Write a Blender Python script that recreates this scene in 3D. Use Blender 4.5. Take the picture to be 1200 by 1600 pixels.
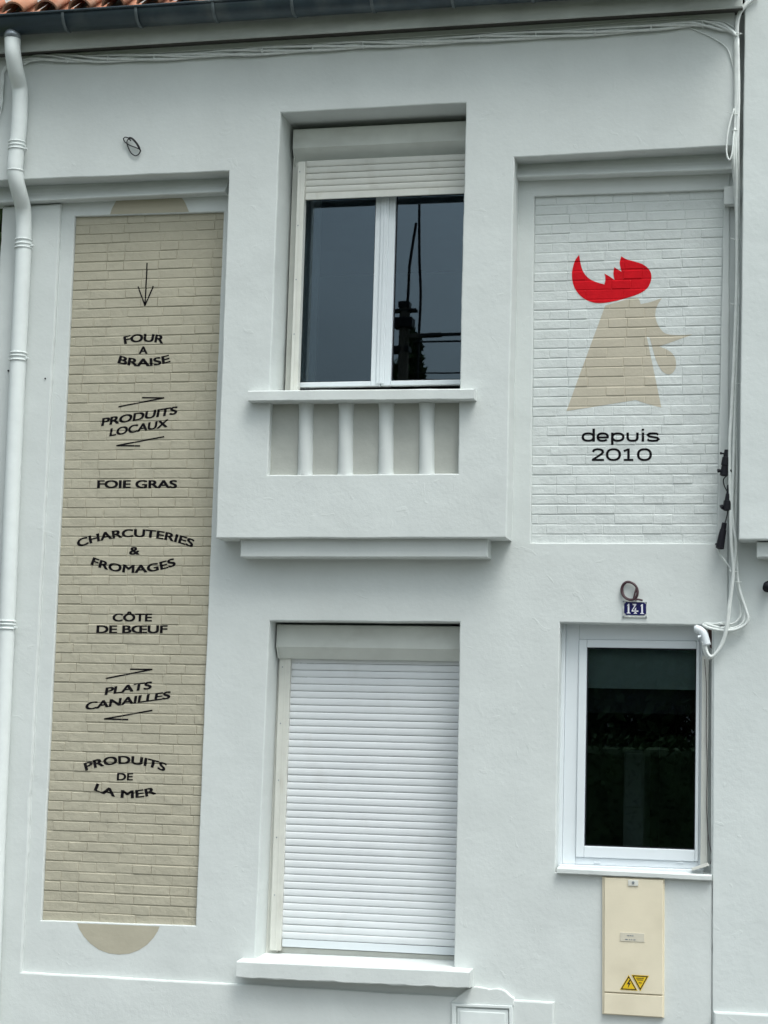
import bpy, bmesh, math, random
from mathutils import Vector, Matrix, noise
from mathutils.geometry import delaunay_2d_cdt
random.seed(7)
for o in list(bpy.data.objects): bpy.data.objects.remove(o)
S = bpy.context.scene
COL = S.collection
R_ = math.radians

# ------------------------------------------------------------------ camera
FPX, YAW, PIT, ROL = 3109.2, 0.24197563, 0.12651325, 0.02863812
DIST, EYE = 12.4, 2.25
def cam_axes():
    cy, sy, cp, sp, cr, sr = math.cos(YAW), math.sin(YAW), math.cos(PIT), math.sin(PIT), math.cos(ROL), math.sin(ROL)
    fwd = Vector((-sy*cp, cy*cp, sp)); rt = Vector((cy, sy, 0)); up = rt.cross(fwd)
    return rt*cr + up*sr, up*cr - rt*sr, fwd
CR, CU, CF = cam_axes()
CAM = Vector((0, -DIST, EYE))
cd = bpy.data.cameras.new('camera'); cam = bpy.data.objects.new('camera', cd); COL.objects.link(cam)
cam.matrix_world = Matrix(((CR.x, CU.x, -CF.x, CAM.x), (CR.y, CU.y, -CF.y, CAM.y), (CR.z, CU.z, -CF.z, CAM.z), (0, 0, 0, 1)))
cd.sensor_fit = 'HORIZONTAL'; cd.sensor_width = 36; cd.lens = FPX/1200*36
cd.clip_start = 0.1; cd.clip_end = 3000
S.camera = cam

# ------------------------------------------------------------------ sky, sun, exposure
W = bpy.data.worlds.new('World'); S.world = W; W.use_nodes = True
nt = W.node_tree; nt.nodes.clear()
SUN_EL, SUN_ROT = R_(64), R_(135)
sky = nt.nodes.new('ShaderNodeTexSky'); sky.sky_type = 'NISHITA'; sky.sun_disc = False
sky.sun_elevation = SUN_EL; sky.sun_rotation = SUN_ROT; sky.dust_density = 3.0; sky.air_density = 1.2
bw = nt.nodes.new('ShaderNodeRGBToBW'); nt.links.new(sky.outputs[0], bw.inputs[0])
tint = nt.nodes.new('ShaderNodeMix'); tint.data_type = 'RGBA'; tint.blend_type = 'MIX'; tint.inputs[0].default_value = 0.80
greyc = nt.nodes.new('ShaderNodeVectorMath'); greyc.operation = 'MULTIPLY'
nt.links.new(bw.outputs[0], greyc.inputs[0]); greyc.inputs[1].default_value = (0.94, 1.03, 1.025)
nt.links.new(sky.outputs[0], tint.inputs[6]); nt.links.new(greyc.outputs[0], tint.inputs[7])
# overcast: slow cloud mottling
tcw = nt.nodes.new('ShaderNodeTexCoord'); nzw = nt.nodes.new('ShaderNodeTexNoise'); nzw.inputs['Scale'].default_value = 3.0; nzw.inputs['Detail'].default_value = 5
nt.links.new(tcw.outputs['Generated'], nzw.inputs['Vector'])
mrw = nt.nodes.new('ShaderNodeMapRange'); mrw.inputs['From Min'].default_value = 0.3; mrw.inputs['From Max'].default_value = 0.7; mrw.inputs['To Min'].default_value = 0.6; mrw.inputs['To Max'].default_value = 1.4
nt.links.new(nzw.outputs['Fac'], mrw.inputs['Value'])
clw = nt.nodes.new('ShaderNodeVectorMath'); clw.operation = 'SCALE'
nt.links.new(tint.outputs[2], clw.inputs[0]); nt.links.new(mrw.outputs[0], clw.inputs['Scale'])
sepw = nt.nodes.new('ShaderNodeSeparateXYZ'); nt.links.new(tcw.outputs['Generated'], sepw.inputs[0])
mrz = nt.nodes.new('ShaderNodeMapRange'); mrz.inputs['To Min'].default_value = 0.40; mrz.inputs['To Max'].default_value = 1.7   # overcast: the zenith is about three times the horizon
nt.links.new(sepw.outputs[2], mrz.inputs['Value'])
cl2 = nt.nodes.new('ShaderNodeVectorMath'); cl2.operation = 'SCALE'; nt.links.new(clw.outputs[0], cl2.inputs[0]); nt.links.new(mrz.outputs[0], cl2.inputs['Scale'])
bg = nt.nodes.new('ShaderNodeBackground'); bg.inputs[1].default_value = 0.13
out = nt.nodes.new('ShaderNodeOutputWorld')
nt.links.new(cl2.outputs[0], bg.inputs[0]); nt.links.new(bg.outputs[0], out.inputs[0])
sl = bpy.data.lights.new('sun', 'SUN'); sl.energy = 1.0; sl.angle = R_(30); sl.color = (1.0, 0.975, 0.94)
sun = bpy.data.objects.new('sun', sl); COL.objects.link(sun)
sd = Vector((math.sin(SUN_ROT)*math.cos(SUN_EL), math.cos(SUN_ROT)*math.cos(SUN_EL), math.sin(SUN_EL)))
sun.rotation_euler = sd.to_track_quat('Z', 'Y').to_euler()
sun.location = sd*40
S.view_settings.view_transform = 'Standard'; S.view_settings.look = 'None'
S.view_settings.gamma = 1; S.view_settings.use_curve_mapping = False
S.view_settings.exposure = 0.90

# ------------------------------------------------------------------ helpers
def at(px, py, Y):
    """point of the plane y = Y that the photograph shows at pixel (px, py)"""
    d = CR*((px-600)/FPX) + CU*(-(py-800)/FPX) + CF
    t = (Y - CAM.y)/d.y
    return CAM + d*t
def xz(px, py, Y):
    p = at(px, py, Y); return (p.x, p.z)
def tag(o, label=None, cat=None, group=None, kind=None):
    if label: o['label'] = label
    if cat: o['category'] = cat
    if group: o['group'] = group
    if kind: o['kind'] = kind
    return o
def empty(name, loc, label=None, cat=None, group=None, kind=None):
    o = bpy.data.objects.new(name, None); COL.objects.link(o); o.location = loc
    o.empty_display_size = .1
    return tag(o, label, cat, group, kind)
def wloc(o):
    v = Vector(o.location)
    while o.parent: o = o.parent; v += Vector(o.location)
    return v
def link(name, me, parent=None, loc=(0, 0, 0), mat=None):
    """loc is a world position; mesh coordinates are relative to it"""
    o = bpy.data.objects.new(name, me); COL.objects.link(o)
    if mat and not me.materials: me.materials.append(mat)
    if parent:
        o.parent = parent; o.location = Vector(loc) - wloc(parent)
    else: o.location = loc
    return o
def finish(bm, name, mat, parent=None, smooth=False, loc=None, recalc=True):
    if recalc: bmesh.ops.recalc_face_normals(bm, faces=bm.faces)
    if loc is not None:
        bmesh.ops.translate(bm, vec=-Vector(loc), verts=bm.verts)
    me = bpy.data.meshes.new(name); bm.to_mesh(me); bm.free()
    if smooth:
        for p in me.polygons: p.use_smooth = True
    return link(name, me, parent, loc or (0, 0, 0), mat)
def bx(bm, x0, x1, y0, y1, z0, z1, bev=0.0):
    vs = [bm.verts.new((x, y, z)) for x in (x0, x1) for y in (y0, y1) for z in (z0, z1)]
    fs = [(0, 1, 3, 2), (4, 6, 7, 5), (0, 4, 5, 1), (2, 3, 7, 6), (0, 2, 6, 4), (1, 5, 7, 3)]
    faces = [bm.faces.new([vs[i] for i in f]) for f in fs]
    if bev:
        es = list({e for f in faces for e in f.edges})
        bmesh.ops.bevel(bm, geom=es, offset=bev, segments=2, affect='EDGES', profile=.5)
def quadbox(bm, q, y0, y1, bev=0.0):
    """prism of the (x,z) polygon q between depths y0 and y1"""
    a = [bm.verts.new((x, y0, z)) for x, z in q]; b = [bm.verts.new((x, y1, z)) for x, z in q]
    fs = [bm.faces.new(a), bm.faces.new(b[::-1])]
    n = len(q)
    for i in range(n): fs.append(bm.faces.new((a[i], b[i], b[(i+1) % n], a[(i+1) % n])))
    if bev:
        es = list({e for f in fs for e in f.edges})
        bmesh.ops.bevel(bm, geom=es, offset=bev, segments=2, affect='EDGES', profile=.5)
def extrude_profile(bm, prof, x0, x1, closed=True, x0s=None, seg=1):
    """profile of (y,z) points swept along x"""
    rings = []
    for k in range(seg+1):
        x = x0 + (x1-x0)*k/seg
        rings.append([bm.verts.new((x, y, z)) for y, z in prof])
    n = len(prof)
    for r0, r1 in zip(rings, rings[1:]):
        for i in range(n if closed else n-1):
            bm.faces.new((r0[i], r0[(i+1) % n], r1[(i+1) % n], r1[i]))
    if closed:
        bm.faces.new(rings[0][::-1]); bm.faces.new(rings[-1])
def tube(bm, pts, r, n=8, cap=True):
    pts = [Vector(p) for p in pts]; rings = []
    T0 = (pts[1]-pts[0]).normalized()
    N = T0.orthogonal().normalized()
    for i, p in enumerate(pts):
        T = ((pts[min(i+1, len(pts)-1)] - pts[max(i-1, 0)])).normalized()
        N = (N - T*N.dot(T)).normalized(); B = T.cross(N)
        rr = r[i] if isinstance(r, (list, tuple)) else r
        rings.append([bm.verts.new(p + (N*math.cos(2*math.pi*k/n) + B*math.sin(2*math.pi*k/n))*rr) for k in range(n)])
    for a, b in zip(rings, rings[1:]):
        for k in range(n): bm.faces.new((a[k], a[(k+1) % n], b[(k+1) % n], b[k]))
    if cap: bm.faces.new(rings[0][::-1]); bm.faces.new(rings[-1])
def spline(pts, n=6):
    pts = [Vector(p) for p in pts]; P = [pts[0]*2-pts[1]] + pts + [pts[-1]*2-pts[-2]]; o = []
    for i in range(1, len(P)-2):
        for k in range(n):
            t = k/n; a, b, c, d = P[i-1], P[i], P[i+1], P[i+2]
            o.append(.5*((2*b) + (c-a)*t + (2*a-5*b+4*c-d)*t*t + (3*b-a-3*c+d)*t**3))
    o.append(pts[-1]); return o
def area2(l): return sum(l[i][0]*l[(i+1) % len(l)][1] - l[(i+1) % len(l)][0]*l[i][1] for i in range(len(l)))/2
def offset_loop(l, d):
    """moves a counter-clockwise loop inwards by d"""
    n = len(l); o = []
    for i in range(n):
        p0, p1, p2 = Vector(l[i-1]), Vector(l[i]), Vector(l[(i+1) % n])
        e1 = (p1-p0).normalized(); e2 = (p2-p1).normalized()
        n1 = Vector((-e1.y, e1.x)); n2 = Vector((-e2.y, e2.x))
        m = (n1+n2); k = d/max(.2, 1+n1.dot(n2))
        q = p1 + m*k; o.append((q.x, q.y))
    return o
def inside(p, loops):
    c = False
    for l in loops:
        n = len(l)
        for i in range(n):
            (x1, y1), (x2, y2) = l[i], l[(i+1) % n]
            if (y1 > p[1]) != (y2 > p[1]) and p[0] < (x2-x1)*(p[1]-y1)/(y2-y1)+x1: c = not c
    return c
def fill_loops(bm, loops):
    """fills the (x,z) region between vertex loops with triangles"""
    vs = [v for l in loops for v in l]; P = [Vector((v.co.x, v.co.z)) for v in vs]; E = []; k = 0; L2 = []
    for l in loops:
        n = len(l); E += [(k+i, k+(i+1) % n) for i in range(n)]; k += n; L2.append([(v.co.x, v.co.z) for v in l])
    v2, e2, f2, ov, oe, of = delaunay_2d_cdt(P, E, [], 0, 1e-7)
    y = vs[0].co.y; out = [vs[o[0]] if o else bm.verts.new((v2[i].x, y, v2[i].y)) for i, o in enumerate(ov)]
    for f in f2:
        c = sum((v2[i] for i in f), Vector((0, 0)))/len(f)
        if inside(c, L2):
            try: bm.faces.new([out[i] for i in f])
            except ValueError: pass
def plate(name, outer, holes, yf, yb, mat, parent=None, r=.006, jit=.0016, step=.045, jit2=0.0):
    """a rendered wall slab with openings: soft, slightly wavy arrises all round its front"""
    bm = bmesh.new(); fill = []
    for li, l in enumerate([outer]+list(holes)):
        l = list(l)
        if (area2(l) > 0) != (li == 0): l = l[::-1]
        levels = [(r, 0.0), (r*.3, r*.3), (0, r), (0, yb-yf)]
        L = [offset_loop(l, d) for d, _ in levels]
        rings = []
        for (d, dy), loop in zip(levels, L):
            ring = []
            for i in range(len(loop)):
                a, b = Vector(l[i]), Vector(l[(i+1) % len(l)])
                m = max(1, int((b-a).length/step))
                A, B = Vector(loop[i]), Vector(loop[(i+1) % len(l)])
                nd = (b-a).normalized(); nn = Vector((-nd.y, nd.x))
                for k in range(m):
                    t = k/m; p = A.lerp(B, t); ref = a.lerp(b, t)
                    if k and dy < yb-yf:
                        w = noise.noise(Vector((ref.x*3.1, ref.y*3.1, yf*9)))*jit*1.6 + noise.noise(Vector((ref.x*17, ref.y*17, yf*5+3)))*jit
                        w += max(0, noise.noise(Vector((ref.x*11, ref.y*11, 7)))-.35)*jit2
                        p = p + nn*w
                    ring.append(bm.verts.new((p.x, yf+dy, p.y)))
            rings.append(ring)
        n = len(rings[0])
        for ra, rb in zip(rings, rings[1:]):
            for k in range(n):
                bm.faces.new((ra[k], ra[(k+1) % n], rb[(k+1) % n], rb[k]))
        fill.append(rings[0])
    fill_loops(bm, fill)
    return finish(bm, name, mat, parent)
def quad(tl, tr, br, bl, Y): return [xz(*tl, Y), xz(*tr, Y), xz(*br, Y), xz(*bl, Y)]
def grow(q, d):
    q = list(q) if area2(q) > 0 else list(q)[::-1]
    return offset_loop(q, -d)

# ------------------------------------------------------------------ materials
def mat(name, col, rough=.6, metal=0, mottling=0, mscale=3, bumps=(), spec=.3, var=None, stain=None, scars=0):
    m = bpy.data.materials.new(name); m.use_nodes = True; t = m.node_tree; b = t.nodes['Principled BSDF']
    b.inputs['Base Color'].default_value = (*col, 1); b.inputs['Roughness'].default_value = rough
    b.inputs['Metallic'].default_value = metal; b.inputs['Specular IOR Level'].default_value = spec
    geo = t.nodes.new('ShaderNodeNewGeometry'); last = None
    if mottling or var or stain:
        n = t.nodes.new('ShaderNodeTexNoise'); n.inputs['Scale'].default_value = mscale; n.inputs['Detail'].default_value = 6; n.inputs['Roughness'].default_value = .6
        t.links.new(geo.outputs['Position'], n.inputs['Vector'])
        mr = t.nodes.new('ShaderNodeMapRange'); mr.inputs['From Min'].default_value = .3; mr.inputs['From Max'].default_value = .7
        mr.inputs['To Min'].default_value = 1-mottling; mr.inputs['To Max'].default_value = 1+mottling
        t.links.new(n.outputs['Fac'], mr.inputs['Value'])
        sc = t.nodes.new('ShaderNodeVectorMath'); sc.operation = 'SCALE'; sc.inputs[0].default_value = col
        t.links.new(mr.outputs[0], sc.inputs['Scale']); src = sc.outputs[0]
        if var:   # a second colour, piece by piece
            oi = t.nodes.new('ShaderNodeObjectInfo'); mx = t.nodes.new('ShaderNodeMix'); mx.data_type = 'RGBA'
            t.links.new(oi.outputs['Random'], mx.inputs[0]); t.links.new(src, mx.inputs[6]); mx.inputs[7].default_value = (*var, 1); src = mx.outputs[2]
        if stain:  # scattered grime with a colour and amount: (colour, scale, low, high, strength, vertical stretch)
            c2, s2, lo, hi, st, vs = stain
            mp = t.nodes.new('ShaderNodeMapping'); mp.inputs['Scale'].default_value = (1, 1, vs)
            t.links.new(geo.outputs['Position'], mp.inputs['Vector'])
            n2 = t.nodes.new('ShaderNodeTexNoise'); n2.inputs['Scale'].default_value = s2; n2.inputs['Detail'].default_value = 7
            t.links.new(mp.outputs[0], n2.inputs['Vector'])
            m2 = t.nodes.new('ShaderNodeMapRange'); m2.inputs['From Min'].default_value = lo; m2.inputs['From Max'].default_value = hi; m2.inputs['To Max'].default_value = st
            t.links.new(n2.outputs['Fac'], m2.inputs['Value'])
            mx = t.nodes.new('ShaderNodeMix'); mx.data_type = 'RGBA'
            t.links.new(m2.outputs[0], mx.inputs[0]); t.links.new(src, mx.inputs[6]); mx.inputs[7].default_value = (*c2, 1); src = mx.outputs[2]
        t.links.new(src, b.inputs['Base Color'])
    for s, h, dt in bumps:   # (scale, height in m, detail)
        n = t.nodes.new('ShaderNodeTexNoise'); n.inputs['Scale'].default_value = s; n.inputs['Detail'].default_value = dt
        t.links.new(geo.outputs['Position'], n.inputs['Vector'])
        bp = t.nodes.new('ShaderNodeBump'); bp.inputs['Strength'].default_value = 1; bp.inputs['Distance'].default_value = h
        t.links.new(n.outputs['Fac'], bp.inputs['Height'])
        if last: t.links.new(last, bp.inputs['Normal'])
        last = bp.outputs[0]
    if scars:
        n = t.nodes.new('ShaderNodeTexNoise'); n.inputs['Scale'].default_value = 5.5; n.inputs['Detail'].default_value = 3; n.inputs['Distortion'].default_value = 1.6
        t.links.new(geo.outputs['Position'], n.inputs['Vector'])
        m3 = t.nodes.new('ShaderNodeMapRange'); m3.inputs['From Min'].default_value = .655; m3.inputs['From Max'].default_value = .70; t.links.new(n.outputs['Fac'], m3.inputs['Value'])
        bp = t.nodes.new('ShaderNodeBump'); bp.inputs['Distance'].default_value = scars; t.links.new(m3.outputs[0], bp.inputs['Height'])
        if last: t.links.new(last, bp.inputs['Normal'])
        last = bp.outputs[0]
    if last: t.links.new(last, b.inputs['Normal'])
    return m
WHITE = (.615, .645, .632)
PL = ((2.6, .008, 2), (12, .0015, 4), (38, .0012, 5), (240, .0005, 3))
M = {}
M['render'] = mat('white_masonry_paint', WHITE, .85, mottling=.045, mscale=2.2, bumps=PL, spec=.2, scars=.0005, stain=((.52, .53, .50), 1.6, .58, .9, .22, .35))
M['render2'] = mat('white_masonry_paint_neighbour', (.615, .65, .64), .85, mottling=.04, mscale=2.0, bumps=PL, spec=.2, scars=.0005)
M['beige'] = mat('beige_masonry_paint', (.425, .395, .310), .85, mottling=.05, mscale=5, bumps=((8, .008, 3), (28, .004, 5), (90, .0016, 4), (220, .0007, 3)), spec=.2)
M['whitebrick'] = mat('white_painted_brick', WHITE, .82, mottling=.04, mscale=5, bumps=((8, .008, 3), (28, .004, 5), (90, .0016, 4), (220, .0007, 3)), spec=.2)
M['beige_flat'] = mat('beige_sign_paint', (.43, .398, .312), .85, mottling=.04, mscale=6, bumps=PL, spec=.2)
M['rooster'] = mat('taupe_sign_paint', (.50, .455, .365), .85, mottling=.05, mscale=6, bumps=((45, .002, 5),), spec=.2)
M['black'] = mat('black_sign_paint', (.009, .008, .010), .9, mottling=.25, mscale=30, spec=.06, stain=((.16, .15, .12), 70, .62, .85, .3, 1), bumps=((60, .001, 4),))
M['red'] = mat('red_sign_paint', (.60, .010, .018), .85, spec=.08, mottling=.1, mscale=12, bumps=((45, .002, 5),))
M['pvc'] = mat('white_plastic', (.70, .74, .765), .35, mottling=.02, mscale=5, spec=.5)
M['pvc_old'] = mat('aged_white_plastic', (.66, .66, .61), .42, mottling=.06, mscale=8, spec=.5, stain=((.40, .36, .28), 9, .58, .8, .5, .3))
M['slat'] = mat('shutter_slat_plastic', (.72, .74, .755), .4, mottling=.03, mscale=6, spec=.5, stain=((.45, .43, .38), 5, .6, .85, .3, .4))
M['slat_old'] = mat('dusty_shutter_slat_plastic', (.60, .60, .555), .45, mottling=.05, mscale=6, spec=.5, stain=((.35, .33, .28), 7, .55, .85, .4, 1))
M['boxmetal'] = mat('shutter_box_paint', (.63, .65, .61), .5, mottling=.06, mscale=5, spec=.4, stain=((.35, .35, .31), 3, .5, .9, .5, 3))
M['pipe'] = mat('painted_pipe', (.70, .74, .73), .45, mottling=.04, mscale=8, bumps=((30, .0006, 3),), spec=.4)
M['cable'] = mat('white_painted_cable', (.68, .71, .69), .5, mottling=.08, mscale=20, spec=.4)
M['zinc'] = mat('dark_slate_zinc', (.035, .055, .068), .38, .25, mottling=.25, mscale=6, bumps=((25, .0008, 4),), spec=.6, stain=((.12, .14, .14), 5, .5, .8, .6, .3))
M['zincl'] = mat('bare_zinc', (.30, .33, .36), .4, .6, mottling=.2, mscale=20)
M['zincb'] = mat('dull_zinc_strap', (.13, .155, .165), .5, .4, mottling=.2, mscale=20)
M['fascia'] = mat('fascia_paint', (.50, .53, .50), .6, mottling=.08, mscale=5, bumps=((20, .001, 4),), stain=((.25, .26, .24), 2.5, .45, .8, .6, 4))
M['tile'] = mat('terracotta_tile', (.50, .235, .145), .85, mottling=.25, mscale=9, bumps=((50, .0015, 4),), var=(.40, .165, .10), stain=((.52, .40, .31), 8, .5, .8, .6, 1))
M['darkplastic'] = mat('black_connector_plastic', (.008, .008, .012), .5, spec=.2)
M['darkwire'] = mat('dark_wire_sheath', (.02, .02, .023), .5)
M['brownwire'] = mat('maroon_wire_sheath', (.055, .028, .034), .45)
M['cream'] = mat('cream_cabinet_plastic', (.72, .65, .50), .5, mottling=.03, mscale=6, spec=.4, bumps=((90, .0003, 3),), stain=((.45, .38, .27), 3, .5, .85, .35, 1.5))
M['yellow'] = mat('yellow_sticker', (.72, .48, .02), .45)
M['stickerblack'] = mat('black_sticker_ink', (.02, .02, .02), .5)
M['plateblue'] = mat('blue_enamel', (.012, .012, .09), .18, spec=.6)
M['platewhite'] = mat('white_enamel', (.80, .80, .86), .2, spec=.6)
M['plategrey'] = mat('worn_plate_rim', (.55, .57, .55), .5, mottling=.3, mscale=60, spec=.5)
M['seal'] = mat('black_glazing_seal', (.015, .015, .02), .5)
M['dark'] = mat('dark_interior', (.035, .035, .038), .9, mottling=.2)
M['hole'] = mat('exposed_dark_masonry', (.10, .055, .05), .9, mottling=.4, mscale=40, bumps=((60, .004, 4),))
M['curtain'] = mat('grey_curtain_cloth', (.28, .29, .29), .9, mottling=.05, mscale=20)
M['blind'] = mat('grey_blind_cloth', (.42, .46, .42), .9, mottling=.08, mscale=14)
M['asphalt'] = mat('asphalt', (.05, .05, .052), .9, mottling=.15, mscale=20, bumps=((120, .003, 3),))
M['pavement'] = mat('concrete_pavement', (.18, .178, .17), .9, mottling=.12, mscale=6, bumps=((80, .002, 3),))
M['kerb'] = mat('kerb_concrete', (.22, .215, .20), .9, mottling=.1, mscale=9)
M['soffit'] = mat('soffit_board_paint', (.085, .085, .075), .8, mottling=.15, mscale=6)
M['niche'] = mat('greige_paint_with_shade', (.43, .44, .405), .85, mottling=.06, mscale=6, bumps=PL, spec=.2)  # greige paint plus the shade of the recess, put into one darker colour
M['soil'] = mat('grass_verge', (.06, .085, .03), .95, mottling=.3, mscale=5)
M['bark'] = mat('bark', (.07, .055, .04), .9, mottling=.3, mscale=20)
M['leafa'] = mat('dark_green_leaf', (.05, .085, .03), .6, mottling=.4, mscale=2)
M['leafb'] = mat('mid_green_leaf', (.05, .09, .03), .6, mottling=.4, mscale=2)
M['wood'] = mat('weathered_pole_wood', (.10, .085, .07), .9, mottling=.3, mscale=8)
def glass(name, tintc, boost):
    m = bpy.data.materials.new(name); m.use_nodes = True; t = m.node_tree; t.nodes.clear()
    o = t.nodes.new('ShaderNodeOutputMaterial'); mx = t.nodes.new('ShaderNodeMixShader')
    tr = t.nodes.new('ShaderNodeBsdfTransparent'); tr.inputs[0].default_value = (*tintc, 1)
    gl = t.nodes.new('ShaderNodeBsdfGlossy'); gl.inputs['Roughness'].default_value = .004; gl.inputs['Color'].default_value = (.70, .85, 1, 1)
    fr = t.nodes.new('ShaderNodeFresnel'); fr.inputs[0].default_value = 1.52
    mu = t.nodes.new('ShaderNodeMath'); mu.operation = 'MULTIPLY'; mu.inputs[1].default_value = boost; mu.use_clamp = True
    geo = t.nodes.new('ShaderNodeNewGeometry'); n = t.nodes.new('ShaderNodeTexNoise'); n.inputs['Scale'].default_value = 1.6; n.inputs['Detail'].default_value = 1
    bp = t.nodes.new('ShaderNodeBump'); bp.inputs['Distance'].default_value = .00025; bp.inputs['Strength'].default_value = 1
    t.links.new(geo.outputs['Position'], n.inputs['Vector']); t.links.new(n.outputs['Fac'], bp.inputs['Height']); t.links.new(bp.outputs[0], gl.inputs['Normal'])
    t.links.new(fr.outputs[0], mu.inputs[0]); t.links.new(mu.outputs[0], mx.inputs[0]); t.links.new(tr.outputs[0], mx.inputs[1]); t.links.new(gl.outputs[0], mx.inputs[2]); t.links.new(mx.outputs[0], o.inputs[0])
    return m
M['glass'] = glass('double_glazing', (.72, .78, .78), 2.3)

# ------------------------------------------------------------------ planes of the facade (metres; the street is at negative y)
YB, YW, YP, YPL = -.19, 0.0, .024, -.03          # bay and band, main wall, brick panels, plinth and pilaster
XL = at(4, 360, 0).x                               # left corner of the house
XR = at(1150, 500, 0).x
# ground, pavement, road
def sheet(name, x0, x1, y0, y1, z, m, kind='structure'):
    bm = bmesh.new(); vs = [bm.verts.new(v) for v in ((x0, y0, z), (x1, y0, z), (x1, y1, z), (x0, y1, z))]; bm.faces.new(vs)
    o = finish(bm, name, m, recalc=False); tag(o, kind=kind); return o
sheet('ground', -400, 400, -400, 400, -.14, M['soil'])
sheet('road', -120, 120, -13.9, -3.3, -.13, M['asphalt'])
for nm, y0, y1 in (('pavement', -3.15, .3), ('pavement', -17.0, -14.05)):
    bm = bmesh.new(); bx(bm, -120, 120, y0, y1, -.3, 0); tag(finish(bm, nm, M['pavement']), kind='structure')
for y0, y1 in ((-3.3, -3.152), (-14.048, -13.9)):
    bm = bmesh.new(); bx(bm, -120, 120, y0, y1, -.3, .004); tag(finish(bm, 'kerb', M['kerb']), kind='structure')

house = empty('house', ((XL+XR)/2, 0, 0), 'white rendered terraced house with brick sign panels, shuttered windows and tiled roof', 'house')
nb = empty('neighbouring_house', (at(1300, 1000, 0).x, 0, 0), 'strip of adjoining white rendered house at the right edge, beyond the hanging cables', 'house')

# openings
H_PL = quad((117, 338), (349.5, 331), (305.5, 1446.5), (64, 1438), YW)
H_PR = quad((835, 307), (1131, 296), (1120, 849), (829, 848), YW)
H_LW = quad((421.4, 970), (718.6, 972), (709.4, 1520), (398, 1503), YW)
H_SW = quad((875, 973), (1114, 977), (1113.3, 1374), (867.6, 1363), YW)
H_UW = quad((438.4, 176), (728, 161), (718, 612), (421.5, 614), YB)
H_NI = quad((423, 626), (717.5, 624), (715.6, 740), (418, 742), YB)
ztop = at(500, -60, YB).z
zA = at(500, 40, YW).z
plate('wall', [(XL, -.1), (at(1114, 1500, 0).x, -.1), xz(1114, 980, 0), xz(1137, 975, 0), (at(1137, 700, 0).x, zA), (XL, zA)],
      [H_PL, H_PR, H_LW, H_SW, grow(H_UW, .012)], YW, .26, M['render'], house, r=.007)
band_bot_l = xz(-60, 284.5, YB)
plate('bay', [(at(-60, 280, YB).x, ztop), band_bot_l, xz(357.5, 267.5, YB), xz(337, 841, YB), xz(791.3, 840.3, YB), xz(803.5, 246, YB), xz(1138, 228, YB), (at(1147, 100, YB).x, at(1147, 228, YB).z), (at(1147, 100, YB).x, ztop)],
      [H_UW, H_NI], YB, .25, M['render'], house, r=.008, jit=.002)
# back and side of the house, so it is a closed body
bm = bmesh.new(); bx(bm, XL, XL+.25, .262, 7, -.1, zA+.5); finish(bm, 'side_wall', M['render'], house)
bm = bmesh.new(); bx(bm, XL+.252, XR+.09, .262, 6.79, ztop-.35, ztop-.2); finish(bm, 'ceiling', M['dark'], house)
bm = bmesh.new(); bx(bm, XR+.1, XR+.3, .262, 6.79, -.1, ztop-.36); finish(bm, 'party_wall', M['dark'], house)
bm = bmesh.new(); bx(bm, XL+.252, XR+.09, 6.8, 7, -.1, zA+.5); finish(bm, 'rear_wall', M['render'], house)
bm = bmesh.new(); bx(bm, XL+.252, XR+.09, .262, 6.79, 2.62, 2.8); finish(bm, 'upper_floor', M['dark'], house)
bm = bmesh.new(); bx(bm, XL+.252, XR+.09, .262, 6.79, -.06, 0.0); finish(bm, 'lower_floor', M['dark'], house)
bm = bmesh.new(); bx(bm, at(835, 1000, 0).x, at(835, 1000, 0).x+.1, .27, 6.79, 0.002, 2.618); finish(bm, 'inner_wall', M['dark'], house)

# mouldings under the band: one over each brick panel
def prism_at(name, a, b, y0, y1, ha, hb, m, parent, r=.005, jit=.0015):
    """a bar whose lower front edge runs from pixel a to pixel b, (ha, hb) px high"""
    q = [xz(a[0], a[1]-ha, y0), xz(b[0], b[1]-hb, y0), xz(*b, y0), xz(*a, y0)]
    return plate(name, q, [], y0, y1, m, parent, r=r, jit=jit)
def cove(a, b, hpx, y0):
    p, q = at(*a, y0), at(*b, y0); h = at(a[0], a[1]-hpx, y0).z-p.z; bm = bmesh.new(); rings = []; n = 36
    prof = [(.05, 0), (y0+.006, 0), (y0, .005), (y0, .014), (y0+.012, .026), (y0+.028, .045), (y0+.042, .07), (y0+.052, .10), (y0+.056, h), (.05, h)]
    for k in range(n+1):
        c = p.lerp(q, k/n); w = noise.noise(Vector((c.x*5, 2, y0)))*.0025+noise.noise(Vector((c.x*15, 2, y0)))*.0015
        rings.append([bm.verts.new((c.x, y+(w if y < 0 else 0), c.z+z+(w if z < .05 else 0))) for y, z in prof])
    m = len(prof)
    for ra, rb in zip(rings, rings[1:]):
        for i in range(m): bm.faces.new((ra[i], ra[(i+1) % m], rb[(i+1) % m], rb[i]))
    bm.faces.new(rings[0][::-1]); bm.faces.new(rings[-1])
    return finish(bm, 'moulding', M['render'], house)
cove((-60, 320), (352, 300), 48, -.085)
cove((806, 277.5), (1146, 265), 45, -.085)
# stepped ledge under the bay
prism_at('ledge', (375.4, 870), (762, 870.6), -.135, .05, 42, 42, M['render'], house, r=.006, jit=.001)
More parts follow.
